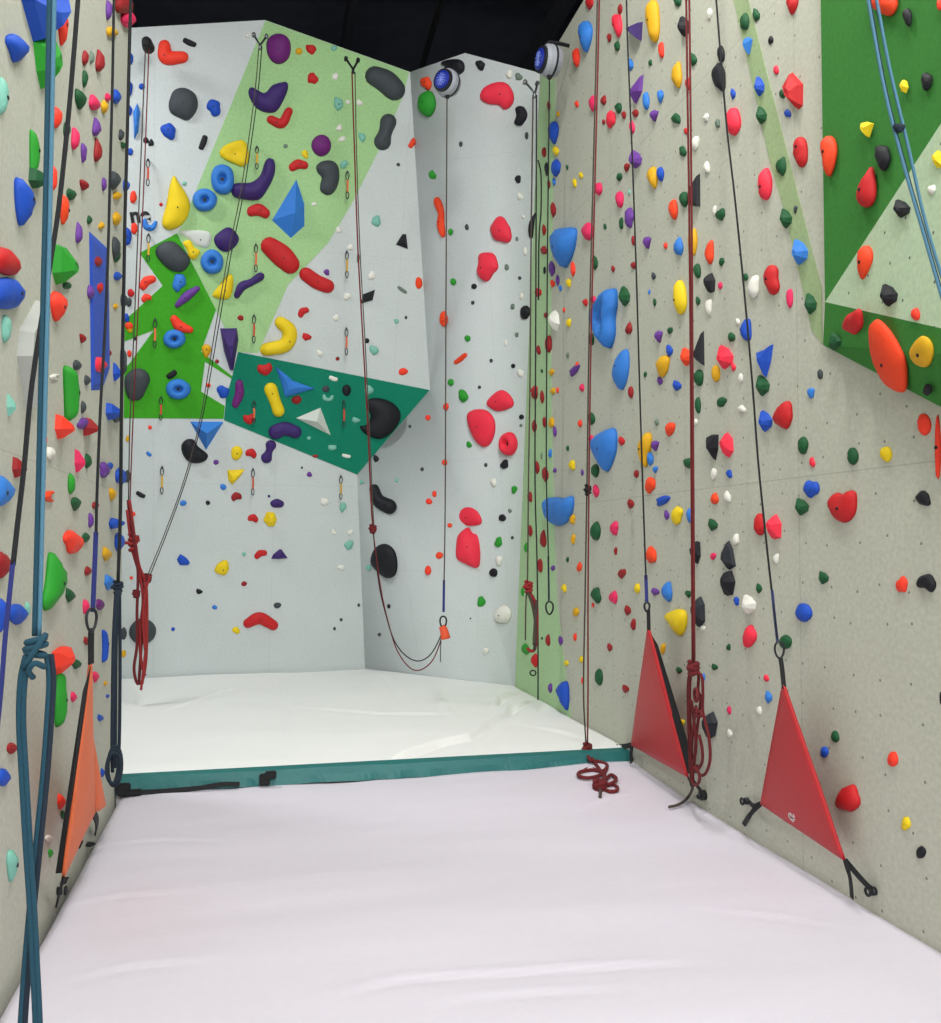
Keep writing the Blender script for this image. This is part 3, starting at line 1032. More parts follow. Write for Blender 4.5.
big(*C7, 'S', 'pu', 'dome', [(500, 450, 14), (522, 412, 20), (560, 395, 16), (600, 370, 19)], 'purple squiggle hold', 'slim wavy purple hold left below the big red oval', .8)
big(*C7, 'S', 're', 'dome', [(640, 240, 40), (690, 280, 48), (728, 318, 42)], 'large red sausage hold', 'largest red hold, oblong, directly below the blue pyramid', .6)
big(*C7, 'S', 're', 'dome', [(795, 360, 30), (840, 392, 31), (888, 412, 30)], 'right red sausage hold', 'oblong red hold at the lower right end of the largest red hold', .7)
big(*C7, 'P', 'gy', 'dome', [(150, 265), (175, 228), (230, 220), (285, 270), (302, 310), (268, 350), (220, 345), (175, 310)], 'grey boulder on green', 'big grey boulder hold at the top corner of the bright green area', .6)
big(*C7, 'S', 'vi', 'dome', [(245, 492, 12), (285, 455, 20), (330, 422, 13)], 'violet blade hold', 'violet slanted blade hold in the middle of the bright green area', .9)
big(*C7, 'S', 'co', 'dome', [(232, 552, 18), (255, 582, 24), (300, 598, 15)], 'coral notched hold', 'coral red notched hold above a blue ring, bright green area', .8)
big(*C7, 'P', 'gy', 'dome', [(20, 800), (60, 765), (105, 768), (130, 805), (115, 850), (90, 895), (45, 900), (22, 860)], 'grey boulder by left wall', 'grey boulder hold low on the bright green area, by the left wall', .6)
big(*C7, 'P', 'pu', 'facet', [(428, 592), (500, 590), (507, 640), (485, 772), (470, 770), (445, 690)], 'purple wedge volume', 'tall dark purple wedge volume beside the top left corner of the teal panel', .8, 'climbing_volume')
big(*C7, 'P', 'lb', 'facet', [(662, 752), (712, 790), (740, 815), (838, 850), (760, 872), (705, 888), (690, 830)], 'blue star volume', 'light blue three-pointed volume at the top of the teal panel', .5, 'climbing_volume')
big(*C7, 'S', 'ye', 'dome', [(686, 566, 26), (725, 605, 32), (708, 662, 31), (625, 682, 28)], 'big yellow banana hold', 'big yellow banana hold above the teal panel', .8)
big(*C6, 'S', 'gy', 'dome', [(215, 298, 40), (258, 320, 46), (292, 352, 44)], 'dark kidney at roof', 'long dark grey kidney hold right under the roof edge', .6)
big(*C6, 'S', 'gy', 'dome', [(268, 478, 33), (256, 520, 27), (245, 555, 35)], 'dark dumbbell hold', 'dark grey dumbbell hold at the right edge of the pale green area', .7)
big(*C6, 'P', 'bk', 'dome', [(470, 250), (495, 235), (545, 232), (566, 250), (565, 280), (540, 294), (515, 285), (495, 262)], 'black hold at auto belay', 'black two-part hold just above the left auto belay', .8)
big(*C6, 'P', 'hp', 'dome', [(627, 385), (640, 345), (690, 322), (735, 328), (760, 370), (755, 410), (725, 430), (700, 412), (660, 408)], 'coral pink top hold', 'large coral pink hold highest on the right face of the back wall', .6)
big(*C8, 'P', 'co2', 'dome', [(442, 40), (455, 26), (472, 40), (486, 80), (488, 130), (492, 175), (480, 186), (466, 170), (456, 130), (462, 95), (448, 65)], 'orange snake hold', 'long narrow orange hold beside the left auto belay line', 1.0)
big(*C8, 'P', 'bk', 'facet', [(323, 173), (338, 173), (345, 232), (297, 214)], 'black trapezoid hold', 'black four-sided hold alone on the grey wall right of the pale green area', .6)
big(*C8, 'P', 'bk', 'facet', [(158, 446), (170, 408), (216, 391), (207, 432)], 'black diamond hold', 'black diamond hold beside the dark red rope, above the teal panel', .6)
big(*C8, 'P', 'bk', 'dome', [(862, 76), (845, 88), (822, 118), (813, 150), (818, 185), (830, 188), (838, 150), (852, 112)], 'black blade hold', 'black curved blade hold beside the corner ropes, back wall', 1.0)
big(*C10, 'P', 'hp', 'dome', [(652, 92), (680, 55), (712, 38), (745, 58), (762, 95), (735, 115), (690, 122)], 'upper coral pink hold', 'coral pink dome hold, upper one of the cluster with the ring', .6)
big(*C10, 'P', 'hp', 'dome', [(575, 135), (600, 116), (650, 118), (682, 150), (688, 195), (672, 245), (640, 264), (605, 235), (580, 180)], 'large coral pink slab hold', 'largest coral pink hold, a tall rough slab left of the pink ring', .5)
big(*C10, 'P', 'hp', 'dome', [(530, 540), (550, 510), (580, 498), (615, 512), (634, 545), (630, 566), (580, 572), (540, 564)], 'pink cap hold', 'pink dome hold capping the tall lumpy pink hold near the mat', .5)
big(*C10, 'P', 'hp', 'dome', [(540, 610), (565, 585), (585, 578), (600, 600), (625, 605), (636, 650), (628, 720), (610, 738), (570, 722), (535, 700), (533, 650)], 'lumpy pink tower hold', 'tall lumpy coral pink hold, lowest of the pink holds', .8)
big(*C10, 'P', 'bk', 'dome', [(185, 78), (230, 70), (288, 90), (318, 135), (300, 185), (258, 225), (215, 230), (168, 205), (155, 180), (182, 176), (198, 140), (183, 110)], 'black C-shaped hold', 'large black C-shaped hold on the right of the teal panel', .6)
big(*C10, 'S', 'bk', 'dome', [(212, 428, 20), (228, 472, 26), (272, 497, 30)], 'black boot hold', 'black boot-shaped hold below the tip of the teal panel', .8)
big(*C10, 'P', 'bk', 'dome', [(196, 700), (215, 655), (255, 642), (290, 665), (304, 712), (298, 760), (268, 778), (235, 760), (205, 730)], 'black egg hold', 'large black egg-shaped hold behind the dark red rope, near the mat', .55)
big(*C9, 'S', 'ye', 'dome', [(645, 40, 30), (663, 90, 25), (678, 132, 27)], 'yellow bone hold', 'upright yellow bone-shaped hold on the teal panel', .8)
big(*C9, 'S', 'pu', 'dome', [(665, 222, 32), (705, 208, 30), (750, 222, 28)], 'purple bar on teal', 'wide purple hold on the lower edge of the teal panel', .8)
big(*C9, 'S', 'pu', 'dome', [(645, 280, 24), (638, 305, 15), (627, 332, 25)], 'purple dumbbell hold', 'purple dumbbell hold hanging below the teal panel edge', .8)
big(*C9, 'P', 'wh', 'pyramid', [(748, 162), (858, 115), (905, 240)], 'white triangle volume', 'white triangular volume in the middle of the teal panel', .6, 'climbing_volume')
big(*C9, 'P', 'lb', 'pyramid', [(300, 178), (444, 178), (368, 300)], 'blue triangle volume', 'blue downward triangle volume under the bright green area', .8, 'climbing_volume')
big(*C9, 'P', 'bk', 'dome', [(262, 280), (285, 254), (318, 256), (335, 285), (376, 318), (366, 345), (330, 357), (295, 350), (270, 322)], 'black bean hold', 'black bean hold touching the blue triangle volume', .7)
big(*C9, 'P', 'ye', 'facet', [(458, 386), (534, 382), (514, 412), (480, 448), (463, 430)], 'yellow triangle hold', 'yellow triangular hold below the blue triangle volume, right side', .6)
big(*C11, 'S', 're', 'dome', [(563, 218, 19), (612, 197, 25), (668, 226, 21)], 'red banana hold', 'red banana hold alone low on the back wall', .8)
# right wall
R14 = (500, 190, 4.705); R16 = (500, 380, 4.705); R17 = (500, 570, 3.921); R15 = (680, 0, 5.113); R18 = (680, 190, 5.113); R19 = (680, 380, 5.113); R13 = (500, 0, 4.705); R24 = (800, 190, 5.113)
big(*R14, 'P', 'lb', 'dome', [(232, 195), (262, 180), (357, 180), (359, 240), (335, 310), (290, 368), (262, 345), (235, 290)], 'uppermost big blue hold', 'big blue shield hold, uppermost of the big blue holds by the corner', .8)
big(*R14, 'P', 'lb', 'scoop', [(410, 590), (440, 530), (490, 480), (525, 462), (552, 475), (554, 550), (540, 600), (540, 680), (510, 745), (480, 728), (440, 680), (415, 640)], 'big blue scoop hold', 'biggest blue hold, with a scooped hollow, on the right wall', .65)
big(*R14, 'P', 'lb', 'dome', [(512, 850), (535, 790), (585, 748), (608, 770), (606, 860), (570, 940), (535, 920)], 'blue leaf hold', 'blue leaf-shaped hold just below the scooped blue hold', .6)
big(*R16, 'P', 'lb', 'dome', [(418, 290), (440, 262), (480, 240), (530, 225), (552, 250), (550, 330), (525, 395), (500, 432), (475, 415), (435, 350)], 'blue tooth hold', 'big blue tooth-shaped hold, pointed below, middle of the right wall', .6)
big(*R16, 'P', 'lb', 'dome', [(207, 560), (260, 552), (300, 556), (345, 546), (348, 600), (325, 660), (275, 686), (230, 668), (212, 620)], 'square blue hold', 'squarish big blue hold low by the corner', .7)
big(*R17, 'P', 'bl', 'dome', [(205, 462), (245, 435), (268, 450), (273, 520), (262, 552), (235, 520)], 'lowest blue cone hold', 'blue cone hold nearest the raised mat, beside a small violet knob', .8)
big(*R17, 'P', 'ye', 'dome', [(640, 180), (665, 162), (700, 152), (732, 165), (734, 215), (712, 258), (688, 248), (660, 212)], 'lowest big yellow hold', 'big yellow hold right above the farther red triangular gate', .7)
big(*R16, 'P', 'ym', 'dome', [(645, 300), (665, 270), (690, 245), (715, 262), (712, 320), (698, 360), (682, 412), (655, 380), (642, 340)], 'tall mustard hold', 'tall mustard yellow hold touching a light blue hold, right wall middle', .6)
big(*R13, 'P', 'pu', 'facet', [(600, 142), (672, 103), (666, 192)], 'purple arrowhead hold', 'dark purple arrowhead hold beside the tall mustard one, top right wall', .6)
big(*R13, 'P', 'vi', 'facet', [(676, 350), (668, 430), (630, 490), (612, 462), (618, 415)], 'violet shard hold', 'violet shard-shaped hold on the thin rope line, upper right wall', .6)
big(*R15, 'P', 're', 'facet', [(518, 440), (565, 370), (630, 430), (629, 540), (605, 560), (560, 510)], 'big red faceted hold', 'big red faceted hold near the top, right of the olive stripe', .6)
big(*R18, 'P', 'bk', 'facet', [(45, -8), (103, -85), (104, 86), (45, 80)], 'tall black wedge hold', 'tall black triangular wedge hold, upper one, beside the dark red rope', .5)
big(*R18, 'P', 'bk', 'facet', [(65, 840), (122, 720), (126, 900), (84, 872)], 'lower black triangle hold', 'black triangular hold next to the orange one on the dark red rope', .5)
big(*R18, 'P', 'bl', 'facet', [(383, 830), (440, 812), (478, 788), (462, 880), (435, 960), (398, 890)], 'blue fin hold', 'blue fin-shaped hold sitting on top of a dark green hold', .6)
big(*R19, 'P', 'bk', 'facet', [(130, 290), (160, 278), (198, 279), (196, 350), (180, 412), (142, 365)], 'black shield hold', 'black shield hold paired with a coral pink hold on its right', .6)
big(*R19, 'P', 'bk2', 'facet', [(205, 880), (243, 820), (267, 862), (287, 950), (247, 972), (210, 928)], 'black gem hold', 'charcoal gem-shaped hold below a white knob, above another charcoal one', .6)
big(790, 380, 3.934, 'P', 're', 'dome', [(150, 470), (180, 442), (205, 450), (235, 434), (262, 445), (264, 500), (250, 540), (215, 562), (175, 545), (152, 505)], 'big red heart-shaped hold', 'big red heart-shaped hold alone on the right wall below the green volume', .6)
big(*R24, 'P', 'co2', 'dome', [(345, 700), (365, 668), (395, 662), (450, 710), (505, 790), (545, 880), (548, 1000), (530, 1035), (490, 1028), (430, 985), (380, 900), (350, 800)], 'huge orange oval hold', 'huge orange oval hold across the lower edge of the green volume', .35)
big(*R24, 'P', 'ym', 'dome', [(556, 830), (580, 780), (620, 745), (665, 765), (685, 820), (670, 885), (635, 908), (580, 880)], 'yellow skull hold', 'yellow knobbly hold with a bolt, right of the huge orange oval', .5)
# left wall
L1 = (0, 0, 3.935); L2 = (0, 250, 3.935); L3 = (0, 500, 3.9375)
big(*L1, 'P', 'bl', 'dome', [(17, 150), (60, 132), (110, 170), (115, 205), (60, 248), (40, 205)], 'upper left blue cone', 'blue cone hold nearest the top left corner of the photo', .8)
big(*L1, 'P', 'bl', 'dome', [(55, 710), (90, 700), (130, 740), (158, 790), (125, 850), (95, 890), (65, 820)], 'lower left blue cone', 'blue cone hold at the far left, below the green crescent', .8)
big(*L1, 'P', 'gr', 'facet', [(130, 165), (190, 92), (236, 180), (225, 260), (176, 352), (150, 280)], 'big green shard hold', 'big green shard-shaped volume under the blue panel, left wall top', .5, 'climbing_volume')
big(*L1, 'P', 'bl', 'facet', [(78, -20), (250, -20), (190, 92), (131, 164)], 'blue corner volume', 'blue triangular volume at the top of the left wall', .3, 'climbing_volume')
big(*L1, 'P', 'gr', 'dome', [(118, 508), (145, 545), (160, 600), (150, 655), (122, 690), (116, 620)], 'green crescent hold', 'green crescent hold on the left wall just above the lower blue cone', .8)
big(*L2, 'P', 'gr', 'facet', [(205, -25), (240, -20), (295, 45), (262, 110), (225, 138), (205, 90)], 'green gem hold', 'green teardrop hold above a coral red drop, left wall middle', .6)
big(*L2, 'S', 'gr', 'dome', [(268, 475, 22), (288, 560, 34), (282, 655, 20)], 'big green bean hold', 'big green upright bean hold in the middle of the left wall', .8)
big(*L2, 'P', 're', 'dome', [(-20, 10), (10, -12), (55, 10), (76, 60), (70, 95), (30, 100), (-10, 80)], 'red clasp hold', 'dark red looped hold above the blue ball, far left', .7)
big(*L2, 'P', 'bl', 'dome', [(-30, 130), (20, 106), (70, 120), (90, 170), (75, 220), (30, 234), (-30, 215)], 'blue ball hold', 'shiny blue ball hold at the far left edge, under the red clasp', .7)
big(*L2, 'P', 'lb', 'dome', [(-30, 905), (0, 885), (40, 910), (60, 945), (35, 990), (-5, 1012), (-30, 1000)], 'lower blue ball hold', 'blue rounded hold cut by the left edge of the photo', .7)
big(*L3, 'P', 'gr', 'dome', [(205, 207), (240, 230), (272, 270), (268, 330), (240, 395), (185, 438), (163, 400), (185, 320)], 'big green shell hold', 'large green shell hold with a worn pale face, left wall', .6)
big(*L3, 'P', 'co', 'facet', [(203, 600), (240, 578), (275, 575), (262, 630), (222, 690), (208, 665)], 'coral triangle hold', 'coral red triangular hold right of the teal rope knot', .6)
big(*L3, 'S', 'gr', 'dome', [(243, 690, 14), (240, 785, 26), (232, 880, 16)], 'green pod hold', 'green pod-shaped hold under the coral triangle, left wall', .8)
big(*L3, 'S', 'bl', 'dome', [(410, 520, 10), (420, 575, 15), (410, 632, 9)], 'blue half-moon hold', 'blue half-moon hold between the gate strap and the dark coiled rope', .8)
big(*L1, 'P', 'lb', 'facet', [(540, 405), (552, 440), (545, 520), (528, 550), (524, 440)], 'blue sliver volume', 'light blue sliver-shaped volume at the far left of the back wall', .5, 'climbing_volume')

HOLDS = []   # dict per hold
rnd = random.Random(7)
for ox, oy, s, rows in CROPS:
    for row in rows.replace('\n', ';').split(';'):
        f = row.split()
        if len(f) < 6:
            continue
        x, y, w, h = (float(a) for a in f[:4])
        u, v, w, h = ox + x / s, oy + y / s, w / s, h / s
        if any(abs(q['u'] - u) < 4.5 and abs(q['v'] - v) < 4.5 and q['col'] == f[5] for q in HOLDS):
            continue
        rot = float(f[6]) if len(f) > 6 else 0
        P = [Vector(p) for p in unit_shape(f[4], rnd)]
        if rot:
            x0, x1 = min(p.x for p in P), max(p.x for p in P)
            y0, y1 = min(p.y for p in P), max(p.y for p in P)
            P = [Vector(((p.x - x0) / (x1 - x0) * 2 - 1, (p.y - y0) / (y1 - y0) * 2 - 1)) for p in P]
            # bars, beans: tilt first with the true aspect, then keep it
            P = [Vector((p.x * w / 2, p.y * h / 2)) for p in P]
            a = math.radians(rot)
            P = [Vector((p.x * math.cos(a) - p.y * math.sin(a), p.x * math.sin(a) + p.y * math.cos(a))) for p in P]
        else:
            x0, x1 = min(p.x for p in P), max(p.x for p in P)
            y0, y1 = min(p.y for p in P), max(p.y for p in P)
            P = [Vector((((p.x - x0) / (x1 - x0) - .5) * w, ((p.y - y0) / (y1 - y0) - .5) * h)) for p in P]
        P = [Vector((u + p.x, v + p.y)) for p in P]
        style = 'hollow' if f[4] == 'h' else ('facet' if f[4] in 'vtk' or (f[4] == 'w' and max(w, h) > 17) else 'dome')
        HOLDS.append(dict(u=u, v=v, w=w, h=h, P=P, col=f[5], sh=f[4], style=style, pf=.75, lm=None, label=None, name='climbing_hold'))
for ox, oy, s, kind, col, style, pts, lm, label, pf, name in BIG:
    if kind == 'S':
        P = spine_outline([(a, b, c) for a, b, c in pts])
    else:
        P = [Vector(p) for p in pts]
        if style not in ('facet', 'pyramid'):
            P = smooth_poly(P, 3)
    P = [Vector((ox + p.x / s, oy + p.y / s)) for p in P]
    x0, x1 = min(p.x for p in P), max(p.x for p in P)
    y0, y1 = min(p.y for p in P), max(p.y for p in P)
    HOLDS.append(dict(u=(x0 + x1) / 2, v=(y0 + y1) / 2, w=x1 - x0, h=y1 - y0, P=P, col=col, sh='P', style=style, pf=pf or .75, lm=lm, label=label, name=name))

for q in HOLDS:
    uc = min(max(q['u'], 1), 940)
    hh = hit(uc, max(q['v'], 1))
    q['hit'] = hh
HOLDS = [q for q in HOLDS if q['hit'] is not None]
for q in HOLDS:
    q['wall'] = q['hit'][2]

# landmarks for the descriptions
LM = [(q['u'], q['v'], 'the ' + q['lm'], q['wall']) for q in HOLDS if q['lm']]
LM += [(660, 705, 'the farther red gate', 'right'), (803, 770, 'the nearer red gate', 'right'), 
       (447, 80, 'the left auto belay', 'back'), (548, 62, 'the right auto belay', 'right'), (82, 770, 'the orange gate', 'left'), (98, 310, 'the tall blue panel', 'left'),
       (35, 655, 'the teal rope knot', 'left'), (427, 391, 'the teal panel tip', 'back')]
for pu_, pv_, pc_, pl_, pn_ in (
        (867, 187, 're', 'tall red hold on the green volume, just below a black one', 'tall red hold on green'),
        (652, 21, 'ym', 'long mustard yellow hold at the top of the right wall', 'long mustard top hold'),
        (770.5, 280, 're', 'red oval hold right of a white one, near the thin black line', 'red oval beside white hold'),
        (782.3, 415, 're', 'round red hold touching a blue one on its left, right wall', 'red hold touching blue'),
        (847.5, 798, 're', 'red lumpy hold just right of the nearer red gate', 'red hold by nearer gate'),
        (803.8, 612.6, 'bl', 'blue round hold above the apex of the nearer red gate', 'blue hold above nearer gate'),
        (679.6, 297, 'ye', 'tall yellow oval hold left of the thick dark red rope', 'tall yellow oval by rope'),
        (504, 613, 'wh', 'large white pebble hold low near the corner', 'white pebble by corner'),
        (426, 104, 'gr', 'green oval hold below an orange one beside the left auto belay', 'green oval by auto belay'),
        (142, 631, 'gy', 'round grey hold behind the bundled red rope', 'grey hold behind red bundle'),
        (72, 542, 'co', 'large coral red hold between the green bean and green shell holds', 'coral hold above green shell'),
        (58, 306, 'co', 'coral red teardrop hold right of the teal rope, below the green gem', 'coral drop below green gem')):
    cand = [q for q in HOLDS if q['col'] == pc_ and not q['label'] and math.hypot(q['u'] - pu_, q['v'] - pv_) < 5]
    if cand:
        q = cand[0]
        q['label'] = pl_
        LM.append((q['u'], q['v'], 'the ' + pn_, q['wall']))
    else:
        print('NO LANDMARK', pn_)


def sector(du, dv):
    a = math.degrees(math.atan2(dv, du)) % 360
    names = ['right of', 'below right of', 'below', 'below left of', 'left of', 'above left of', 'above', 'above right of']
    return names[int(((a + 22.5) % 360) // 45)]


ORD = ['nearest', 'second nearest', 'third nearest', 'fourth nearest', 'fifth nearest', 'sixth nearest']
HOLDS.sort(key=lambda q: -q['w'] * q['h'] - (5000 if q['label'] else 0))
CAP = 300
plain = [q for q in HOLDS if q['name'] == 'climbing_hold']
singles = set(id(q) for q in plain[:CAP]) | set(id(q) for q in HOLDS if q['name'] != 'climbing_hold')
used = set(q['label'] for q in HOLDS if q['label'])
for q in HOLDS:
    if q['label'] or id(q) not in singles:
        continue
    best = None
    cw = HC[q['col']][0]
    wall = 'right' if q['wall'] == 'volume' else q['wall']
    for lu, lv, ln, lw in LM:
        if ('right' if lw == 'volume' else lw) != wall:
            continue
        dd = math.hypot(q['u'] - lu, q['v'] - lv)
        if dd > 260 or dd < 3:
            continue
        sc = sector(q['u'] - lu, q['v'] - lv)
        closer = sum(1 for o in HOLDS if o is not q and HC[o['col']][0] == cw and sector(o['u'] - lu, o['v'] - lv) == sc and math.hypot(o['u'] - lu, o['v'] - lv) < dd + 1.5 and math.hypot(o['u'] - lu, o['v'] - lv) > 3)
        if closer >= len(ORD):
            continue
        cost = dd + closer * 60
        if best is None or cost < best[0]:
            mx_ = max(q['w'], q['h'])
            size = 'tiny' if mx_ < 8 else 'small' if mx_ < 15 else 'medium' if mx_ < 26 else 'large'
            shw = SHW.get(q['sh'], '')
            lab = '%s %s %s hold, %s %s one %s %s' % (size, cw, shw, ORD[closer], cw.split()[-1] if 0 else cw, sc, ln)
            if len(lab.split()) > 16:
                lab = '%s %s hold, %s %s one %s %s' % (shw, cw, ORD[closer], cw, sc, ln)
            if len(lab.split()) > 16:
                lab = '%s hold, %s such %s %s' % (cw, ORD[closer], sc, ln)
            if lab in used:
                continue
            best = (cost, lab)
    if best is None:
        q['label'] = None
        singles.discard(id(q))
        continue
    q['label'] = best[1]
    used.add(best[1])

SMALL = {}   # leftovers, one object
stuff_bm = bmesh.new()
stuff_cols = []
GROUPS = {'back': 'climbing holds on the back wall', 'right': 'climbing holds on the right wall', 'left': 'climbing holds on the left wall', 'volume': 'climbing holds on the green volume'}
for q in HOLDS:
    p0, n, tg = q['hit']
    r = ray(q['u'], q['v'])
    rh = Vector((r.x, r.y, 0)).normalized()
    side = Vector((rh.y, -rh.x, 0))
    t = Vector((0, 0, 1)).cross(n).normalized()
    b = n.cross(t)
    s = max(abs(t.dot(side)), .1)
    c = abs(n.dot(side))
    pf = q['pf']
    # share of the silhouette that is the base on the wall; the rest is protrusion towards the camera side
    a = q['w'] / (s + math.sqrt(s * s + (pf * c) ** 2))
    if a > q['h'] / 2:
        pr = pf * q['h'] / 2
        lo, hi = 0.0, q['w'] / s
        for _ in range(25):
            m_ = (lo + hi) / 2
            if m_ * s + math.sqrt((m_ * s) ** 2 + (pr * c) ** 2) > q['w']:
                hi = m_
            else:
                lo = m_
        a = lo
    k = min(1, 2 * a * s / q['w'])
    sgn = 1 if n.dot(side) > 0 else -1      # protrusion goes to image right when > 0
    xs = [p.x for p in q['P']]
    fix = min(xs) if sgn > 0 else max(xs)
    pts = []
    for p in q['P']:
        x = fix + (p.x - fix) * k
        w_ = at_plane(x, p.y, p0, n)
        pts.append(w_)
    cen = sum(pts, Vector()) / len(pts)
    P2 = [Vector(((w_ - cen).dot(t), (w_ - cen).dot(b))) for w_ in pts]
    bmh, prot, bp = dome_mesh(P2, pf, q['style'])
    bmesh.ops.recalc_face_normals(bmh, faces=bmh.faces)
    if c < .35:        # nearly frontal faces: keep the bulk honest
        pass
    mw = Matrix((t, b, n)).transposed().to_4x4()
    mw.translation = cen
    if id(q) in singles:
        o = link(q['name'], bmh, hold_mat(q['col']) if q['name'] != 'climbing_volume' or q['col'] != 'wh' else mat('volume_off_white', (205, 210, 202), .8, .1, 80, .05),
                 None, smooth=q['style'] not in ('facet', 'pyramid'), mw=mw)
        if q['name'] == 'climbing_volume':
            tag(o, q['label'], 'climbing volume')
        else:
            tag(o, q['label'], 'climbing hold', GROUPS[tg])
        q['obj'] = o
        if max(q['w'], q['h']) > (14 if tg == 'back' else 30) and q['style'] not in ('pyramid', 'facet'):
            bo = bpy.data.objects.new('bolt', BOLT)
            COL.objects.link(bo)
            bo.location = bp
            if q['style'] == 'hollow':
                bo.scale = (2.2, 2.2, 1)
            bo.parent = o
    else:
        bmh.transform(mw)
        mi = q['col']
        if mi not in stuff_cols:
            stuff_cols.append(mi)
        idx = stuff_cols.index(mi)
        me = bpy.data.meshes.new('tmp')
        for f in bmh.faces:
            f.material_index = idx
            f.smooth = True
        bmh.to_mesh(me)
        bmh.free()
        stuff_bm.from_mesh(me)
        bpy.data.meshes.remove(me)
if len(stuff_bm.verts):
    o = link('small_climbing_holds', stuff_bm, None)
    for c_ in stuff_cols:
        o.data.materials.append(hold_mat(c_))
    tag(o, 'the many tiny footholds and pebbles dotted between the larger holds', 'climbing holds', kind='stuff')
print('HOLDS', len(HOLDS), 'singles', len(singles))

# other volumes / painted panels on the left wall
def volume_px(px, wall_x, col_mat, label, th=.04, apex=None):
    n = Vector((1 if wall_x < 0 else -1, 0, 0))
    P = [at_x(u, v, wall_x) for u, v in px]
    bm = bmesh.new()
    cen = sum(P, Vector()) / len(P)
    k = len(P)
    v0 = [bm.verts.new(p) for p in P]
    v1 = [bm.verts.new(cen + (p - cen) * .9 + n * th) for p in P]
    for i in range(k):
        bm.faces.new((v0[i], v0[(i + 1) % k], v1[(i + 1) % k], v1[i]))
    bm.faces.new(v1)
    bm.faces.new(v0[::-1])
    bmesh.ops.recalc_face_normals(bm, faces=bm.faces)
    for v in bm.verts:
        v.co -= cen
    o = link('climbing_volume', bm, col_mat, mw=Matrix.Translation(cen))
    return tag(o, label, 'climbing volume')


# facets behind holds are flush: keep the panel thin so that the holds on it stand proud
volume_px([(89, 231), (107, 248), (108.5, 372), (102, 390), (91, 390.5)], XL, mat('volume_blue', (36, 78, 190), .6, .15, 90, .06), 'tall narrow blue volume panel on the left wall with red holds on it', th=.012)
volume_px([(19, 330), (36, 300), (37.5, 352), (26, 410), (17, 356)], XL, mat('volume_pale', (168, 170, 164), .8, .1, 90, .04), 'pale grey kite-shaped volume behind the black and teal ropes, left wall', th=.05)

#MORE
# ------------------------------------------------------------------ mats
from mathutils import noise


def seg_dist(p, a, b):
    ab = b - a
    t = max(0, min(1, (p - a).dot(ab) / max(ab.length_squared, 1e-9)))
    q = a + ab * t
    d = p - q
    sg = 1 if ab.x * d.y - ab.y * d.x > 0 else -1
    return d.length, sg


def crease_fn(lst, z):
    out = []
    for pts, h, w in lst:
        P = [at_z(u, v, z) for u, v in pts]
        out.append(([Vector((p.x, p.y)) for p in P], h, w))

    def f(x, y):
        p = Vector((x, y))
        tot = 0
        for P, h, w in out:
            best = (1e9, 1)
            for a, b in zip(P[:-1], P[1:]):
                d = seg_dist(p, a, b)
                if d[0] < best[0]:
                    best = d
            d, sg = best
            if d < w * 5:
                e = d / w
                tot += h * 1.3 * sg * e * math.exp(-e * e) * (1 if e > 0 else 0) * min(1, (P[0] - p).length / .25) * min(1, (P[-1] - p).length / .25)
        return tot
    return f


def grid_mat(name, X0, X1, y0, y1f, nx, ny, zf, zb, m, parent):
    bm = bmesh.new()
    G = []
    for i in range(nx + 1):
        x = X0 + (X1 - X0) * i / nx
        ya, yb = y0, y1f(x)
        G.append([bm.verts.new((x, ya + (yb - ya) * j / ny, zf(x, ya + (yb - ya) * j / ny))) for j in range(ny + 1)])
    for i in range(nx):
        for j in range(ny):
            bm.faces.new((G[i][j], G[i + 1][j], G[i + 1][j + 1], G[i][j + 1]))
    rim = [G[i][0] for i in range(nx + 1)] + [G[nx][j] for j in range(1, ny + 1)] + [G[i][ny] for i in range(nx - 1, -1, -1)] + [G[0][j] for j in range(ny - 1, 0, -1)]
    lo = [bm.verts.new((v.co.x, v.co.y, zb)) for v in rim]
    k = len(rim)
    for i in range(k):
        bm.faces.new((rim[(i + 1) % k], rim[i], lo[i], lo[(i + 1) % k]))
    bm.faces.new(lo)
    bmesh.ops.recalc_face_normals(bm, faces=bm.faces)
    return link(name, bm, m, parent, smooth=True)


def cloth_mat(name, rgb):
    m = mat(name, rgb, rough=.75, bump=.12, scale=30, var=.025, spec=.25)
    return m


M_CLOTH1 = cloth_mat('mat_cover_lilac_white', (214, 208, 218))
M_CLOTH2 = cloth_mat('mat_cover_white', (240, 240, 237))
M_TEALV = mat('teal_vinyl', (20, 104, 102), rough=.5, bump=.2, scale=25, var=.12)
M_BLACK = mat('black_webbing', (18, 19, 22), rough=.8, bump=.2, scale=200)


def fold1(x, y):
    n = noise.noise(Vector((x * .55, y * 2.6, 1.7))) * .012
    n += noise.noise(Vector((x * 1.6 + y * .5, y * 6.0, 4.2))) * .0035
    n += noise.noise(Vector((x * .8, y * .8, 9.2))) * .015
    return n


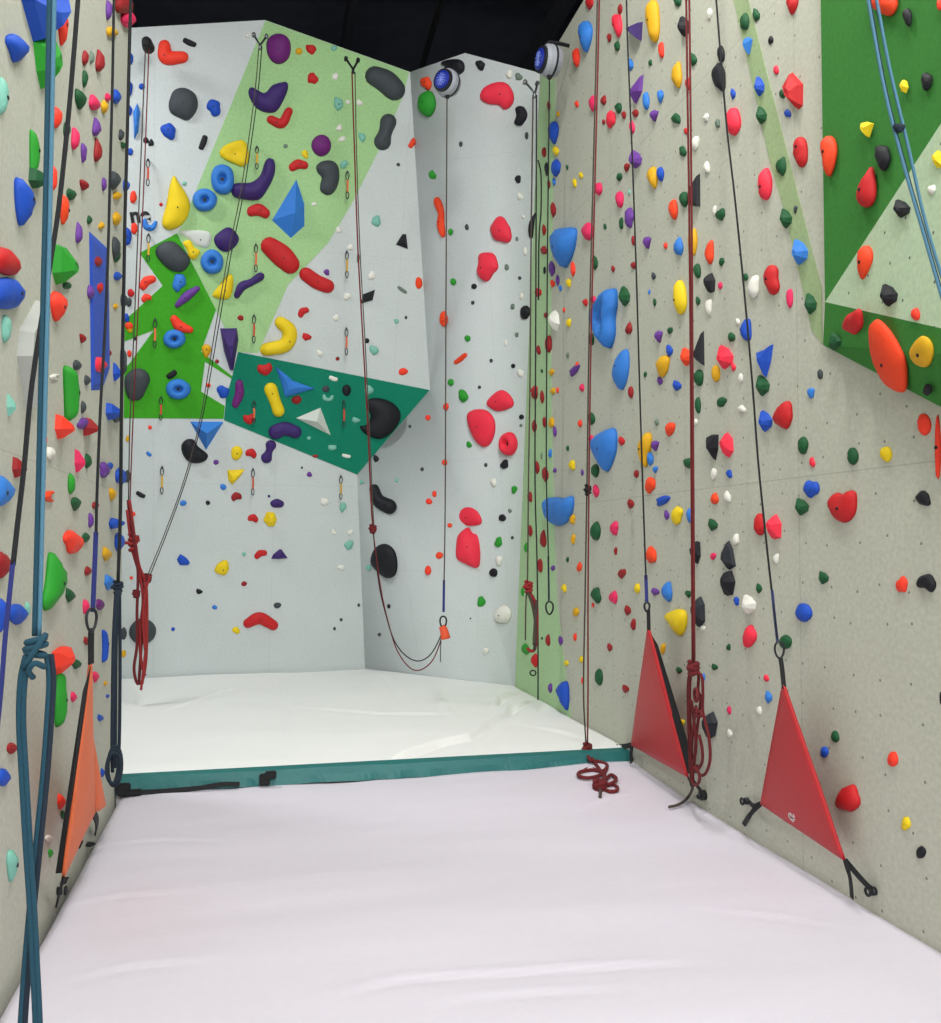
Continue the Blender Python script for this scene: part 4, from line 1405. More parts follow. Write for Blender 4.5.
cr1 = crease_fn([([(330, 992), (400, 975), (520, 968), (600, 962), (700, 958)], .012, .03),
                 ([(420, 1000), (520, 990), (640, 985)], .008, .03),
                 ([(60, 905), (120, 892), (200, 888)], .008, .03),
                 ([(90, 845), (160, 838), (240, 838)], .008, .03),
                 ([(560, 818), (600, 800), (640, 792)], .008, .03),
                 ([(690, 905), (780, 912), (860, 925)], .008, .03),
                 ([(40, 985), (130, 962), (230, 955)], .008, .03)], 0)
cr2 = crease_fn([([(380, 764), (412, 752), (440, 742), (470, 735), (490, 722), (507, 712), (512, 704)], .07, .035),
                 ([(496, 706), (500, 697), (517, 690)], .06, .035),
                 ([(505, 712), (520, 705), (530, 698)], .04, .03),
                 ([(160, 712), (205, 697), (245, 684)], .012, .04),
                 ([(386, 674), (398, 688), (410, 706)], .014, .05),
                 ([(434, 682), (438, 700), (448, 716)], .014, .05),
                 ([(278, 676), (284, 710), (288, 760)], .008, .04),
                 ([(300, 705), (380, 712), (460, 712)], .010, .06),
                 ([(520, 722), (560, 730), (600, 742)], .012, .05)], ZR)
fm = thing('crash_mat', Vector((.84, 2.2, -.3)), 'lilac white covered crash mat filling the foreground floor', 'mat')


def z1(x, y):
    e = min(x - XL, XR - x, .25) / .25
    return fold1(x, y) * (.4 + .6 * max(e, 0)) + .014 * noise.noise(Vector((x * 1.9, 2.2, 6))) * max(0, min(1, (y - 5.5) / .5)) + cr1(x, y) + .035 * max(0, min(1, (x - .6) / 1.8)) * max(0, min(1, (y - 5.2) / .8)) - .012 - .02 * (1 - min(1, (x - XL) / .12)) ** 2


grid_mat('mat_cover', XL + .035, XR - .01, -1.2, lambda x: YS - .03, 110, 260, z1, -.295, M_CLOTH1, fm)

k2, r2, l2 = Vector((pK.x, pK.y)), Vector((pR.x, pR.y)), Vector((pL2.x, pL2.y))


def yback(x):
    if x < k2.x:
        return l2.y + (k2.y - l2.y) * (x - l2.x) / (k2.x - l2.x) - .015
    return k2.y + (r2.y - k2.y) * (x - k2.x) / (r2.x - k2.x) - .02


def z2(x, y):
    n = noise.noise(Vector((x * 1.0, y * 1.2, 5.1))) * .016 + noise.noise(Vector((x * 2.4, y * 3.2, 7.7))) * .006
    return ZR - .012 + n * min(1, (y - YS) * 3 + .2) + cr2(x, y) * max(0, min(1, (y - YS - .03) / .2))


rm = thing('crash_mat', Vector((-.3, 8.2, -.3)), 'raised white crash mat by the back wall, behind the teal edge strip', 'mat')
grid_mat('mat_cover', l2.x + .05, XR - .012, YS + .01, yback, 260, 230, z2, -.295, M_CLOTH2, rm)
# teal vinyl edge, slightly slumped towards the front
bm = bmesh.new()
NX = 130
rows = []
for i in range(NX + 1):
    x = -2.6 + (XR - .02 + 2.6) * i / NX
    w1 = noise.noise(Vector((x * 1.7, 3.3, 0)))
    w2 = noise.noise(Vector((x * 4.1, 8.3, 0)))
    sag = .03 * w1 + .01 * w2
    rows.append([bm.verts.new(p) for p in ((x, YS + .05, ZR + .000), (x, YS - .010, ZR + .002 + .25 * sag - .012), (x, YS - .022 + .2 * sag, ZR * .5), (x, YS - .03 - .6 * abs(w2) * .06, .004 + .012 * max(w1, 0)), (x, YS - .015, .0))])
for i in range(NX):
    for k in range(4):
        bm.faces.new((rows[i][k], rows[i + 1][k], rows[i + 1][k + 1], rows[i][k + 1]))
bmesh.ops.recalc_face_normals(bm, faces=bm.faces)
o = link('edge_strip', bm, M_TEALV, rm, smooth=False)
o['label'] = 'teal vinyl edge strip'
so = o.modifiers.new('thickness', 'SOLIDIFY')
so.thickness = .004
def onstrip(u, v, z):
    p = at_z(u, v, z)
    return Vector((p.x, YS - .07, z))
strip('strap', [Vector((at_z(u, 785, 0).x, YS - .075, z)) for u, z in ((121, .05), (135, .02), (165, .014), (200, .02), (222, .035), (240, .03))], .03, .006, M_BLACK, rm, side=Vector((0, .3, 1)))
bm = bmesh.new()
cx = at_z(265, 775, .05).x
add_box(bm, (cx - .035, YS - .085, .012), (cx + .03, YS - .055, .085))
add_box(bm, (cx + .0, YS - .095, .055), (cx + .07, YS - .05, .10))
bmesh.ops.bevel(bm, geom=bm.edges[:], offset=.006, segments=2, affect='EDGES')
link('strap_buckle', bm, M_BLACK, rm)
bm = bmesh.new()
cx = at_z(126, 780, .05).x
add_box(bm, (cx - .03, YS - .09, .0), (cx + .05, YS - .05, .075))
add_box(bm, (cx + .02, YS - .10, .0), (cx + .12, YS - .055, .035))
bmesh.ops.bevel(bm, geom=bm.edges[:], offset=.008, segments=2, affect='EDGES')
link('corner_patch', bm, M_BLACK, rm)

# ------------------------------------------------------------------ ropes
M_TROPE = mat('rope_teal', (26, 74, 92), rough=.85, bump=.6, scale=500, var=.35)
M_BROPE = mat('rope_light_blue', (84, 132, 156), rough=.85, bump=.6, scale=500, var=.3)
M_KROPE = mat('rope_black', (22, 24, 28), rough=.85, bump=.5, scale=400, var=.2)
M_RROPE = mat('rope_dark_red', (112, 26, 30), rough=.85, bump=.6, scale=450, var=.5)
M_RROPE2 = mat('rope_red', (158, 40, 40), rough=.85, bump=.6, scale=450, var=.5)
M_GROPE = mat('rope_grey_brown', (78, 66, 58), rough=.85, bump=.6, scale=450, var=.5)
M_NAVY = mat('rope_navy', (24, 40, 56), rough=.85, bump=.6, scale=450, var=.4)
M_BWEB = mat('blue_webbing', (34, 42, 112), rough=.75, bump=.2, scale=200)
M_STEEL = mat('brushed_steel', (150, 152, 155), rough=.35, metal=.9)
M_DSTEEL = mat('dark_steel', (50, 52, 56), rough=.4, metal=.7)
M_WEBGREY = mat('grey_webbing', (70, 76, 82), rough=.8, bump=.2, scale=200)


def D(pts, d):
    if isinstance(d, (tuple, list)):
        n = len(pts) - 1
        return [at_depth(u, v, d[0] + (d[1] - d[0]) * i / max(n, 1)) for i, (u, v) in enumerate(pts)]
    return [at_depth(u, v, d) for u, v in pts]


def OW(pts, off):
    n = len(pts) - 1
    o0, o1 = off if isinstance(off, tuple) else (off, off)
    out = []
    for i, (u, v) in enumerate(pts):
        x = XR if u > 400 else XL
        r = ray(u, v)
        p = at_x(u, v, x)
        o_ = o0 + (o1 - o0) * i / max(n, 1)
        p = p - r * (o_ / abs(r.x))
        out.append(p)
    return out


def carabiner(c, h, m, parent, ax=Vector((0, 0, 1)), side=None, r=.005, nm='carabiner'):
    side = side or Vector((.97, -.22, 0))
    P = [c + side * (math.cos(a) * h * .28 * (1 + .2 * math.sin(a))) + ax * (math.sin(a) * h * .5) for a in [2 * PI * k / 14 for k in range(15)]]
    bm = bmesh.new()
    add_tube(bm, P, r, 7, 2)
    return link(nm, bm, m, parent, smooth=True)


def rope(label, loc, cat='rope', nm='climbing_rope', group=None):
    return thing(nm, loc, label, cat, group)


# teal doubled rope hanging close to the camera, left
P = D([(62, -1450), (59, -900), (56, -450), (54, -140), (51.5, 0), (47.5, 200), (42.5, 400), (38.5, 560), (36.5, 636)], 1.9)
t = rope('thick teal doubled rope with a knot, hanging in front at the far left', P[-1])
sd = Vector((.975, -.222, 0))
tube('strand', [p - sd * .0047 for p in P], .0049, M_TROPE, t, 9)
tube('strand', [p + sd * .0047 + Vector((0, .004, 0)) for p in P], .0047, M_BROPE, t, 9)
kc = at_depth(35.5, 652, 1.9)
bm = bmesh.new()
for dz, R_ in ((.024, .0165), (.011, .019), (-.003, .017)):
    c = kc + Vector((0, 0, dz))
    tilt = .25 * (1 if dz > 0 else -1)
    add_tube(bm, [c + Vector((math.cos(a) * R_, math.sin(a) * R_ * .8, math.cos(a) * R_ * tilt)) for a in [2 * PI * k / 16 for k in range(18)]], .0068, 9, 2)
add_tube(bm, [kc + Vector(v) for v in ((-.02, -.012, -.03), (-.005, -.024, -.01), (.012, -.022, .02), (.02, -.004, .036))], .0062, 9, 4)
add_tube(bm, [kc + Vector(v) for v in ((.02, -.01, -.03), (.004, -.026, -.02), (-.008, -.02, -.036), (-.004, 0, -.052))], .0062, 9, 4)
link('knot', bm, M_TROPE, t, smooth=True)
A = [(27, 655), (22, 680), (20.5, 720), (23, 770), (27, 840), (31, 900), (34, 960), (37, 1023), (38, 1090)]
B = [(44, 655), (46.5, 680), (44.5, 720), (40, 780), (33, 850), (26, 920), (21, 980), (17, 1040), (16, 1090)]
for pts, off, m_ in ((A, 0, M_TROPE), (A, .009, M_TROPE), (B, .003, M_TROPE), (B, .012, M_NAVY)):
    PP = [p + Vector((off * .9, .012 * (1 if pts is B else -1), 0)) for p in D(pts, 1.9)]
    PP.append(PP[-1] + Vector((.004, 0, -.2)))
    PP.append(PP[-1] + Vector((.006, 0, -.185)))
    tube('strand', PP, .006, m_, t, 9)

# black rope + blue webbing at the far left
P = D([(82, -60), (78, 0), (69, 110), (59, 205), (50, 265), (40, 330), (31, 392), (24, 468), (18, 520), (13, 565)], (2.5, 2.15))
t = rope('black rope slanting to the lower left and ending in blue webbing', P[0], 'rope')
tube('strand', P, .0062, M_KROPE, t, 8)
P2_ = D([(13, 562), (10, 590), (5, 640), (1, 690), (-6, 760)], (2.15, 2.05))
o = strip('webbing', P2_, .010, .004, M_BWEB, t, side=sd)
o['label'] = 'blue webbing end'

# auto belay line of the orange gate
P = OW([(119, -150), (116, -30), (114, 0), (112.5, 80), (110.5, 157), (108, 254), (104.5, 339), (100.5, 407), (97, 494), (96, 535)], .28)
t = rope('thin black line with a blue strap end above the orange gate', P[-1], 'rope', 'belay_line')
tube('line', P, .0055, M_KROPE, t)
strip('strap', OW([(96, 532), (94.5, 570), (92.8, 612)], .28), .02, .006, M_BWEB, t, side=Vector((.5, 1, 0)))['label'] = 'blue webbing strap'
carabiner(OW([(91.5, 620)], .28)[0], .08, M_DSTEEL, t, side=Vector((.6, .8, 0)))

# dark rope at the far edge of the left wall, with its coiled tail
P = OW([(132, -30), (130, 25), (127.5, 127), (125, 216), (124, 275), (121.5, 402), (120.5, 504), (118, 584)], .10)
t = rope('dark rope with long looped tail at the far end of the left wall', P[-1])
tube('strand', P, .0095, M_KROPE, t)
knot(P[-1] + Vector((0, 0, -.02)), .018, .07, .009, M_NAVY, t)
for pts in ([(116, 590), (113.5, 640), (112.5, 700), (112, 750), (112.5, 772)], [(117.5, 590), (116, 650), (115.5, 720), (115, 768)], [(119.5, 590), (120, 660), (119.5, 730), (118, 768), (115, 782)]):
    tube('strand', OW(pts, .13), .009, M_NAVY, t)
bm = bmesh.new()
for q_ in range(3):
    c = OW([(113.5, 768)], .15)[0] + Vector((0, .02 * q_, 0))
    add_tube(bm, [c + Vector((math.sin(a) * .03, math.sin(a) * .02, math.cos(a) * (.075 + .012 * q_))) for a in [2 * PI * k / 12 for k in range(14)]], .009, 7, 2)
link('coil', bm, M_NAVY, t, smooth=True)

# back wall ropes
def anchor(c, parent, m=None):
    bm = bmesh.new()
    for s_ in (-1, 1):
        add_tube(bm, [c + Vector((s_ * .055, .10, .13)), c + Vector((s_ * .02, .02, .03)), c + Vector((0, 0, -.01))], .010, 7, 3)
        add_tube(bm, [c + Vector((s_ * .055, .12, .13)), c + Vector((s_ * .055, .085, .13))], .018, 10, 1)
    add_tube(bm, [c + Vector((0, 0, .0)), c + Vector((0, 0, -.05))], .013, 8, 1)
    return link('anchor', bm, m or M_DSTEEL, parent, smooth=True)


dB = 8.2
t = rope('red rope pair ending in a bundled red coil, left end of the back wall', at_depth(147, 45, dB))
bm = bmesh.new()
c = at_depth(147, 43, dB)
add_tube(bm, [c + Vector((0, .12, .02)), c + Vector((0, -.02, 0)), c + Vector((0, -.02, -.05))], [.055, .035], 10, 2)
link('anchor', bm, M_BLACK, t, smooth=True)
tube('strand', D([(145.5, 47), (140, 180), (134, 330), (130, 420), (128.5, 500)], dB), .0055, M_GROPE, t)
tube('strand', D([(149, 47), (144, 180), (138.5, 300), (133, 420), (130, 500)], dB), .0055, M_RROPE, t)
for i, pts in enumerate(([(128, 500), (131, 530), (137, 560), (142, 580), (144, 610), (141, 650), (139, 682)],
                         [(129.5, 500), (135, 540), (139, 565), (146, 585), (147, 620), (146, 660), (142, 684)],
                         [(127, 510), (132, 548), (139, 573), (143, 600), (140, 630), (141, 660), (145, 676)],
                         [(131, 520), (136, 555), (138, 575), (137, 610), (137, 645), (134, 668), (137, 683), (142, 682)],
                         [(146, 582), (144, 600), (146, 640), (143, 672), (141, 690)],
                         [(150, 576), (146, 590), (143, 615), (145, 650)])):
    tube('strand', D(pts, dB - .02 * i), .013 if i < 4 else .011, M_RROPE2 if i % 3 else M_RROPE, t)
knot(at_depth(133, 543, dB - .03), .03, .16, .014, M_RROPE2, t)
knot(at_depth(136.5, 594, dB - .05), .02, .06, .013, M_RROPE, t)

t = rope('thin dark rope pair slanting down across the pale green area', at_depth(262, 42, dB))
anchor(at_depth(260, 44, dB), t, M_STEEL)
tube('strand', D([(259, 46), (254, 100), (241, 190), (229, 250), (215, 330), (200, 420), (184, 480), (166, 530), (147, 577)], dB), .0045, M_GROPE, t)
tube('strand', D([(262, 46), (257, 100), (244, 190), (231, 255), (218, 330), (204, 410), (189, 470), (170, 525), (149, 578)], dB), .0045, M_KROPE, t)
knot(at_depth(148, 578, dB), .022, .07, .012, M_RROPE, t)

dC = 8.3
t = rope('dark red rope looping below the black egg hold, back wall centre', at_depth(353, 68, dC))
anchor(at_depth(353, 68, dC), t)
tube('strand', D([(352, 72), (354.5, 150), (358, 250), (363, 340), (368, 430), (371, 500), (373, 529)], dC), .007, M_RROPE, t)
tube('strand', D([(355, 72), (356.5, 150), (360, 250), (365, 340), (369.5, 430), (372.5, 500), (374, 529)], dC), .005, M_GROPE, t)
knot(at_depth(373, 529, dC), .022, .07, .012, M_RROPE, t)
tube('strand', D([(373, 530), (376, 560), (380, 590), (386, 615), (394, 640), (405, 655), (418, 661), (430, 655), (439, 640), (443, 627)], dC), .0055, M_KROPE, t)
tube('strand', D([(373, 530), (377, 562), (382, 595), (389, 625), (397, 650), (409, 667), (420, 670), (432, 661), (440, 643), (443, 627)], dC), .0055, M_RROPE, t)


def auto_belay(c, axis, R_, label, line_px, dl):
    t = thing('auto_belay', c, label, 'auto belay')
    axis = axis.normalized()
    a = axis.cross(Vector((0, 0, 1))).normalized()
    b = a.cross(axis)
    M_W = mat('device_white', (160, 164, 172), .45)
    M_BL = mat('device_blue', (24, 44, 150), .4)
    M_DK = mat('device_black', (16, 18, 26), .6)

    def lathe(nm, prof, m):
        bm = bmesh.new()
        N = 28
        rings = [[bm.verts.new(c + axis * z + (a * math.cos(2 * PI * k / N) + b * math.sin(2 * PI * k / N)) * max(r, .001)) for k in range(N)] for z, r in prof]
        for p, q in zip(rings[:-1], rings[1:]):
            for k in range(N):
                bm.faces.new((p[k], p[(k + 1) % N], q[(k + 1) % N], q[k]))
        bm.faces.new(rings[0][::-1])
        bm.faces.new(rings[-1])
        bmesh.ops.recalc_face_normals(bm, faces=bm.faces)
        return link(nm, bm, m, t, smooth=False)
    Lh = R_ * .62
    lathe('housing', [(-Lh, R_ * .55), (-Lh * .9, R_ * .86), (-Lh * .35, R_), (-.02 * R_, R_), (.02 * R_, R_ * 1.0), (Lh * .45, R_ * .98), (Lh * .85, R_ * .8)], M_W)
    lathe('seam_ring', [(-.09 * R_ - .1 * R_, R_ * 1.0), (-.1 * R_ - .08 * R_, R_ * 1.03), (-.06 * R_, R_ * 1.03), (-.05 * R_, R_)], M_DK)
    lathe('face_ring', [(Lh * .8, R_ * .83), (Lh * 1.08, R_ * .82), (Lh * 1.12, R_ * .6)], M_DK)
    cov = lathe('side_cover', [(Lh * 1.08, R_ * .66), (Lh * 1.2, R_ * .66), (Lh * 1.3, R_ * .5), (Lh * 1.34, R_ * .1)], M_BL)
    bm = bmesh.new()
    for k in range(6):
        an = PI * k / 6
        d = a * math.cos(an) + b * math.sin(an)
        cc = c + axis * Lh * 1.31
        add_tube(bm, [cc - d * R_ * .45, cc + d * R_ * .45], R_ * .035, 6, 1)
    link('cover_ribs', bm, mat('device_light_blue', (120, 140, 225), .4), cov)
    # nozzle and bracket
    bm = bmesh.new()
    add_tube(bm, [c + Vector((0, 0, -R_ * .9)), c + Vector((0, 0, -R_ * 1.18))], [R_ * .22, R_ * .12], 12, 1)
    link('nozzle', bm, M_DK, t, smooth=True)
    bm = bmesh.new()
    back = -axis
    add_tube(bm, [c + Vector((0, 0, R_ * .8)) + axis * Lh * .5, c + Vector((0, 0, R_ * 1.25)), c + Vector((0, 0, R_ * 1.25)) + back * R_ * 1.4], R_ * .12, 8, 2)
    add_tube(bm, [c + Vector((0, 0, R_ * .8)) - axis * Lh * .5, c + Vector((0, 0, R_ * 1.2)) - axis * Lh * .3], R_ * .12, 8, 1)
    link('bracket', bm, M_DK, t, smooth=True)
    return t


lf = -sd
t = auto_belay(at_depth(447.5, 83, 8.15), lf * .55 - FWD * .8, .118, 'blue and white round auto belay at the top centre of the back wall', None, 0)
tube('line', D([(447, 96), (446, 300), (445.2, 500), (444, 585)], 8.15), .006, M_GROPE, t)
strip('strap', D([(444, 580), (443.6, 612)], 8.15), .022, .006, M_BWEB, t, side=sd)
carabiner(at_depth(443.2, 622, 8.15), .10, M_DSTEEL, t, side=sd, r=.008)
bm = bmesh.new()
c = at_depth(444, 633, 8.15)
add_tube(bm, [c + Vector((-.02, 0, .06)), c + Vector((.0, 0, .02)), c + Vector((.015, 0, -.05))], [.03, .045], 10, 3)
link('handle', bm, mat('handle_orange', (226, 84, 46), .6), t, smooth=True)['label'] = 'orange handle'
tube('pull_cord', D([(441, 640), (440.5, 652), (440.5, 662)], 8.15), .004, M_KROPE, t)

t = auto_belay(off_wall(549.5, 61, .22), lf * .93 - FWD * .36, .13, 'blue and white auto belay, right one, in the corner under the roof', None, 0)
tube('line', OW([(549.5, 80), (547.5, 250), (546.5, 400), (546.5, 480), (548.5, 560)], (.22, .10)), .006, M_KROPE, t)
strip('strap', OW([(548.3, 556), (549, 602)], .10), .016, .005, M_NAVY, t, side=sd)
carabiner(OW([(549.5, 608)], .10)[0], .11, M_DSTEEL, t, side=sd, r=.008)

dE = 7.9
t = rope('thin rope pair in the corner with a bundled red loop near its foot', at_depth(534, 90, dE))
anchor(at_depth(534.5, 92, dE), t, M_STEEL)
tube('strand', D([(533, 95), (531, 250), (530, 380), (528.5, 480), (527.5, 580), (526, 600), (525.3, 640)], dE), .0065, M_GROPE, t)
tube('strand', D([(536.5, 95), (536, 250), (535.5, 380), (535, 480), (537, 560), (538, 640), (538, 700)], dE), .0065, M_KROPE, t)
tube('strand', D([(538, 160), (541, 175), (541, 210), (539, 240), (538.5, 300)], dE), .0065, M_KROPE, t)
for i, pts in enumerate(([(526.5, 582), (529, 592), (534, 600), (535.5, 620), (534, 640)], [(528, 585), (532, 597), (536.5, 605), (537, 630), (535, 648), (531, 651), (527, 648)],
                         [(527, 590), (531, 600), (534, 612), (536, 630), (534.5, 650)], [(537, 600), (535, 625), (534, 645)])):
    tube('strand', D(pts, dE - .01 * i), .014, M_RROPE2 if i < 2 else M_GROPE, t)
knot(at_depth(528.5, 587, dE), .026, .10, .013, M_RROPE2, t)
bm = bmesh.new()
c = at_depth(533, 673, dE)
add_tube(bm, [c + sd * (math.cos(a) * .025) + Vector((0, 0, math.sin(a) * .022)) for a in [2 * PI * k / 12 for k in range(14)]], .006, 7, 2)
link('loop', bm, M_KROPE, t, smooth=True)

# pair with the pile on the mat
t = rope('brown red rope pair whose end lies curled on the front mat', at_depth(598, -30, 7.0))
w0 = off_wall(597, 20, .3)
tube('strand', OW([(598, -30), (596, 60), (592.5, 200), (589, 340), (587, 480), (585, 600), (583.5, 690), (586, 745)], (.30, .30)), .0058, M_GROPE, t)
tube('strand', OW([(600, -30), (598, 60), (594.5, 200), (591, 340), (589, 480), (588, 600), (588, 690), (587.5, 745)], (.30, .30)), .0058, M_RROPE, t)
kn = OW([(587.5, 752)], .30)[0]
knot(OW([(588, 490)], .30)[0], .016, .07, .009, M_KROPE, t)
zt = .03
pile = [Vector(kn), at_z(590, 760, .06), at_z(598, 761.5, .04)] + [at_z(u, v, zt) for u, v in ((607, 765), (603, 771), (592, 770), (580, 772), (579, 776), (588, 778), (598, 776), (604, 773), (607, 768))]
tube('strand', pile, .012, M_RROPE, t)
tube('strand', [Vector(kn), at_z(595, 763, .04)] + [at_z(u, v, zt) for u, v in ((600, 770), (604, 776), (607, 784), (614, 782), (616, 778), (611, 775), (605, 780))] + [at_z(u, v, .016) for u, v in ((602, 786), (608, 791), (616, 791), (617, 787), (611, 785), (604, 787), (600, 788))], .012, M_RROPE, t)
tube('strand', [at_z(u, v, .015) for u, v in ((583, 771), (590, 768), (600, 772), (606, 777))], .011, M_RROPE, t)
knot(at_z(599.5, 786, .03), .03, .07, .014, M_RROPE, t)
tube('tail', [at_z(600, 789, .02), at_z(600.5, 793, .014), at_z(600, 797, .012)], .010, M_GROPE, t)
knot(kn + Vector((0, 0, .02)), .022, .08, .012, M_RROPE, t)

# thick dark red pair with the big coil
t = rope('thick dark red rope with a big hanging coil between the two red gates', OW([(693, 668)], .25)[0])
tube('strand', OW([(685, -230), (686, -30), (687, 60), (689, 200), (690.5, 350), (691.5, 500), (692.5, 660)], .25), .0062, M_RROPE, t, 8)
tube('strand', OW([(688, -230), (689, -30), (690, 60), (691.5, 200), (692.5, 350), (693.5, 500), (694.5, 660)], .25), .0062, M_RROPE, t, 8)
knot(OW([(693.5, 668)], .25)[0], .022, .075, .012, M_RROPE, t)
for pts in ([(691, 672), (688.5, 680), (688, 700), (689, 740), (691, 778)], [(693, 672), (690, 682), (690, 720), (692, 760), (693, 780)],
            [(696, 672), (698.5, 676), (698, 690), (700.5, 700), (697, 730), (694, 765), (692, 782)],
            [(697, 672), (702, 677), (703, 695), (703, 712), (709, 738), (710, 760), (705, 774), (699, 774), (697, 765)],
            [(691, 700), (693.5, 717), (696, 745), (693, 765), (691, 780)], [(696, 706), (693, 730), (691, 755), (692, 775)],
            [(699, 735), (702, 748), (702, 762), (697, 770), (693, 768)], [(694, 766), (699, 774), (699, 782), (694, 785), (691, 776)]):
    tube('strand', OW(pts, (.24, .16)), .0085, M_RROPE, t)
bm = bmesh.new()
for cu, cv, a_, b_ in ((696, 695, .024, .034), (696, 712, .016, .022), (700, 714, .02, .012)):
    c = OW([(cu, cv)], .26)[0]
    add_tube(bm, [c + Vector((.3, .95, 0)) * (math.cos(a) * a_ * 1.3) + Vector((-.2, 0, 0)) * math.cos(a) * a_ + Vector((0, 0, math.sin(a) * b_)) for a in [2 * PI * k / 12 for k in range(14)]], .0085, 7, 2)
link('coil', bm, M_RROPE, t, smooth=True)
tl = OW([(693, 783), (692, 790)], .14) + [at_z(688, 797, .018), at_z(683, 802, .014), at_z(676, 805.5, .012), at_z(669, 807, .012)]
tube('tail', tl, .0085, M_GROPE, t)
strip('anchor_strap', OW([(694, 782), (698, 787), (704, 795)], (.14, .04)), .03, .006, M_BLACK, t, side=Vector((0, .5, 1)))
c = OW([(705, 795)], .0)[0]
bm = bmesh.new()
add_tube(bm, [c, c + Vector((-.03, 0, 0))], .03, 12, 1)
add_tube(bm, [c + Vector((-.02, 0, 0)), c + Vector((-.05, 0, -.01))], .014, 10, 1)
link('wall_anchor', bm, M_DSTEEL, t, smooth=True)

# line to the farther gate
t = rope('thin dark line running down to the top of the farther red gate', OW([(647, 600)], .25)[0], 'rope', 'belay_line')
tube('line', OW([(624, -120), (626, -30), (627.5, 40), (632, 150), (636.5, 280), (640, 400), (643.5, 510), (646, 580)], .25), .0055, M_KROPE, t)
strip('strap', OW([(645.8, 575), (646.8, 602)], .25), .02, .006, M_BWEB, t, side=sd)
carabiner(OW([(647, 607)], .25)[0], .055, M_DSTEEL, t, side=sd, r=.007)
# line to the nearer gate
t = rope('thin black line running down to the top of the nearer red gate', OW([(781, 655)], .22)[0], 'rope', 'belay_line')
tube('line', OW([(706, -270), (715, -30), (717, 10), (721, 60), (727, 130), (735, 200), (744, 290), (752, 380), (758, 460), (765, 530), (771, 585), (777, 638)], .22), .0052, M_KROPE, t)
strip('strap', OW([(772, 590), (774.5, 615), (777.5, 642)], .22), .012, .005, mat('navy_webbing', (32, 44, 88), .8), t, side=sd)
carabiner(OW([(779.5, 650)], .22)[0], .075, M_DSTEEL, t, side=sd, r=.005)

# light blue pair at the right edge
t = rope('light blue doubled rope slanting across the green volume, upper right', at_depth(870, 0, 2.7))
a0 = D([(668, -1000), (764, -520), (832, -180), (860, -40), (868, 0), (885, 92), (905, 170), (921, 225), (945, 308), (985, 440), (1040, 620), (1085, 820), (1105, 1000), (1108, 1080)], 2.5)
a1 = D([(676, -1000), (772, -520), (840, -180), (868, -40), (876.5, 0), (890, 70), (909, 150), (925, 220), (949, 300), (989, 430), (1044, 620), (1089, 820), (1109, 1000), (1112, 1080)], 2.5)
tube('strand', a0, .0043, M_BROPE, t, 8)
tube('strand', a1, .0043, M_BROPE, t, 8)
tube('strand', [p + sd * .008 + Vector((0, .006, 0)) for p in a0], .0042, M_NAVY, t, 8)
bm = bmesh.new()
c = at_depth(899, 127, 2.49)
add_tube(bm, [c + Vector((-.014, 0, 0)), c + Vector((.014, 0, 0))], .008, 8, 1)
add_tube(bm, [c + Vector((.0, 0, .008)), c + Vector((.002, 0, -.014))], .007, 8, 1)
link('tape_wrap', bm, M_NAVY, t, smooth=True)

# ------------------------------------------------------------------ belay gates
def gate(px3, offs, m, label, side_wall, logo=None, trim=.09, backstrip=True, straps=()):
    P = []
    for (u, v), of in zip(px3, offs):
        P.append(OW([(u, v)], of)[0])
    n = (P[1] - P[0]).cross(P[2] - P[0]).normalized()
    if n.dot(CAM - P[0]) < 0:
        n = -n
    t = thing('belay_gate', Vector(((P[1].x + P[2].x) / 2, (P[1].y + P[2].y) / 2, 0)), label, 'belay gate', 'triangular belay gates')
    bm = bmesh.new()
    N = 24
    G = {}
    for i in range(N + 1):
        for j in range(N + 1 - i):
            a, b = i / N, j / N
            p = P[0] * (1 - a - b) + P[1] * a + P[2] * b
            w = 27 * a * b * (1 - a - b)
            d = .015 * w + .004 * noise.noise(p * 3)
            # edges pulled slightly inwards like tensioned fabric
            cen = (P[0] + P[1] + P[2]) / 3
            e = 4 * max(a * b, b * (1 - a - b), a * (1 - a - b)) * (1 - w) * 0
            G[i, j] = bm.verts.new(p + n * d + (cen - p) * e)
    for i in range(N):
        for j in range(N - i):
            bm.faces.new((G[i, j], G[i + 1, j], G[i, j + 1]))
            if j < N - i - 1:
                bm.faces.new((G[i + 1, j], G[i + 1, j + 1], G[i, j + 1]))
    bmesh.ops.recalc_face_normals(bm, faces=bm.faces)
    o = link('panel', bm, m, t, smooth=True)
    so = o.modifiers.new('thickness', 'SOLIDIFY')
    so.thickness = .012
    so.offset = 0
    # dark wing behind the side edge, towards the wall
    if backstrip:
        a, b = (P[0], P[2])
        sx = 1 if side_wall > 0 else -1
        bm = bmesh.new()
        q = [a + Vector((sx * .001, 0, -.03)), b + Vector((sx * .001, 0, .02)), b + Vector((sx * (trim * .6), 0, .02)), a + Vector((sx * trim * .6, .0, -.12))]
        lim = side_wall - sx * .012
        for p in q:
            if (p.x - lim) * sx > 0:
                p.x = lim
        vs_ = [bm.verts.new(p) for p in q] + [bm.verts.new(p + Vector((0, .008, 0))) for p in q]
        for f in ((0, 1, 2, 3), (7, 6, 5, 4), (0, 4, 5, 1), (1, 5, 6, 2), (2, 6, 7, 3), (3, 7, 4, 0)):
            bm.faces.new([vs_[i] for i in f])
        bmesh.ops.recalc_face_normals(bm, faces=bm.faces)
        link('edge_wing', bm, M_BLACK, t)
    return t, P, n


M_REDV = mat('vinyl_red', (186, 34, 38), rough=.5, bump=.15, scale=14, var=.05)
M_ORV = mat('vinyl_orange', (232, 112, 62), rough=.6, bump=.3, scale=10, var=.06)


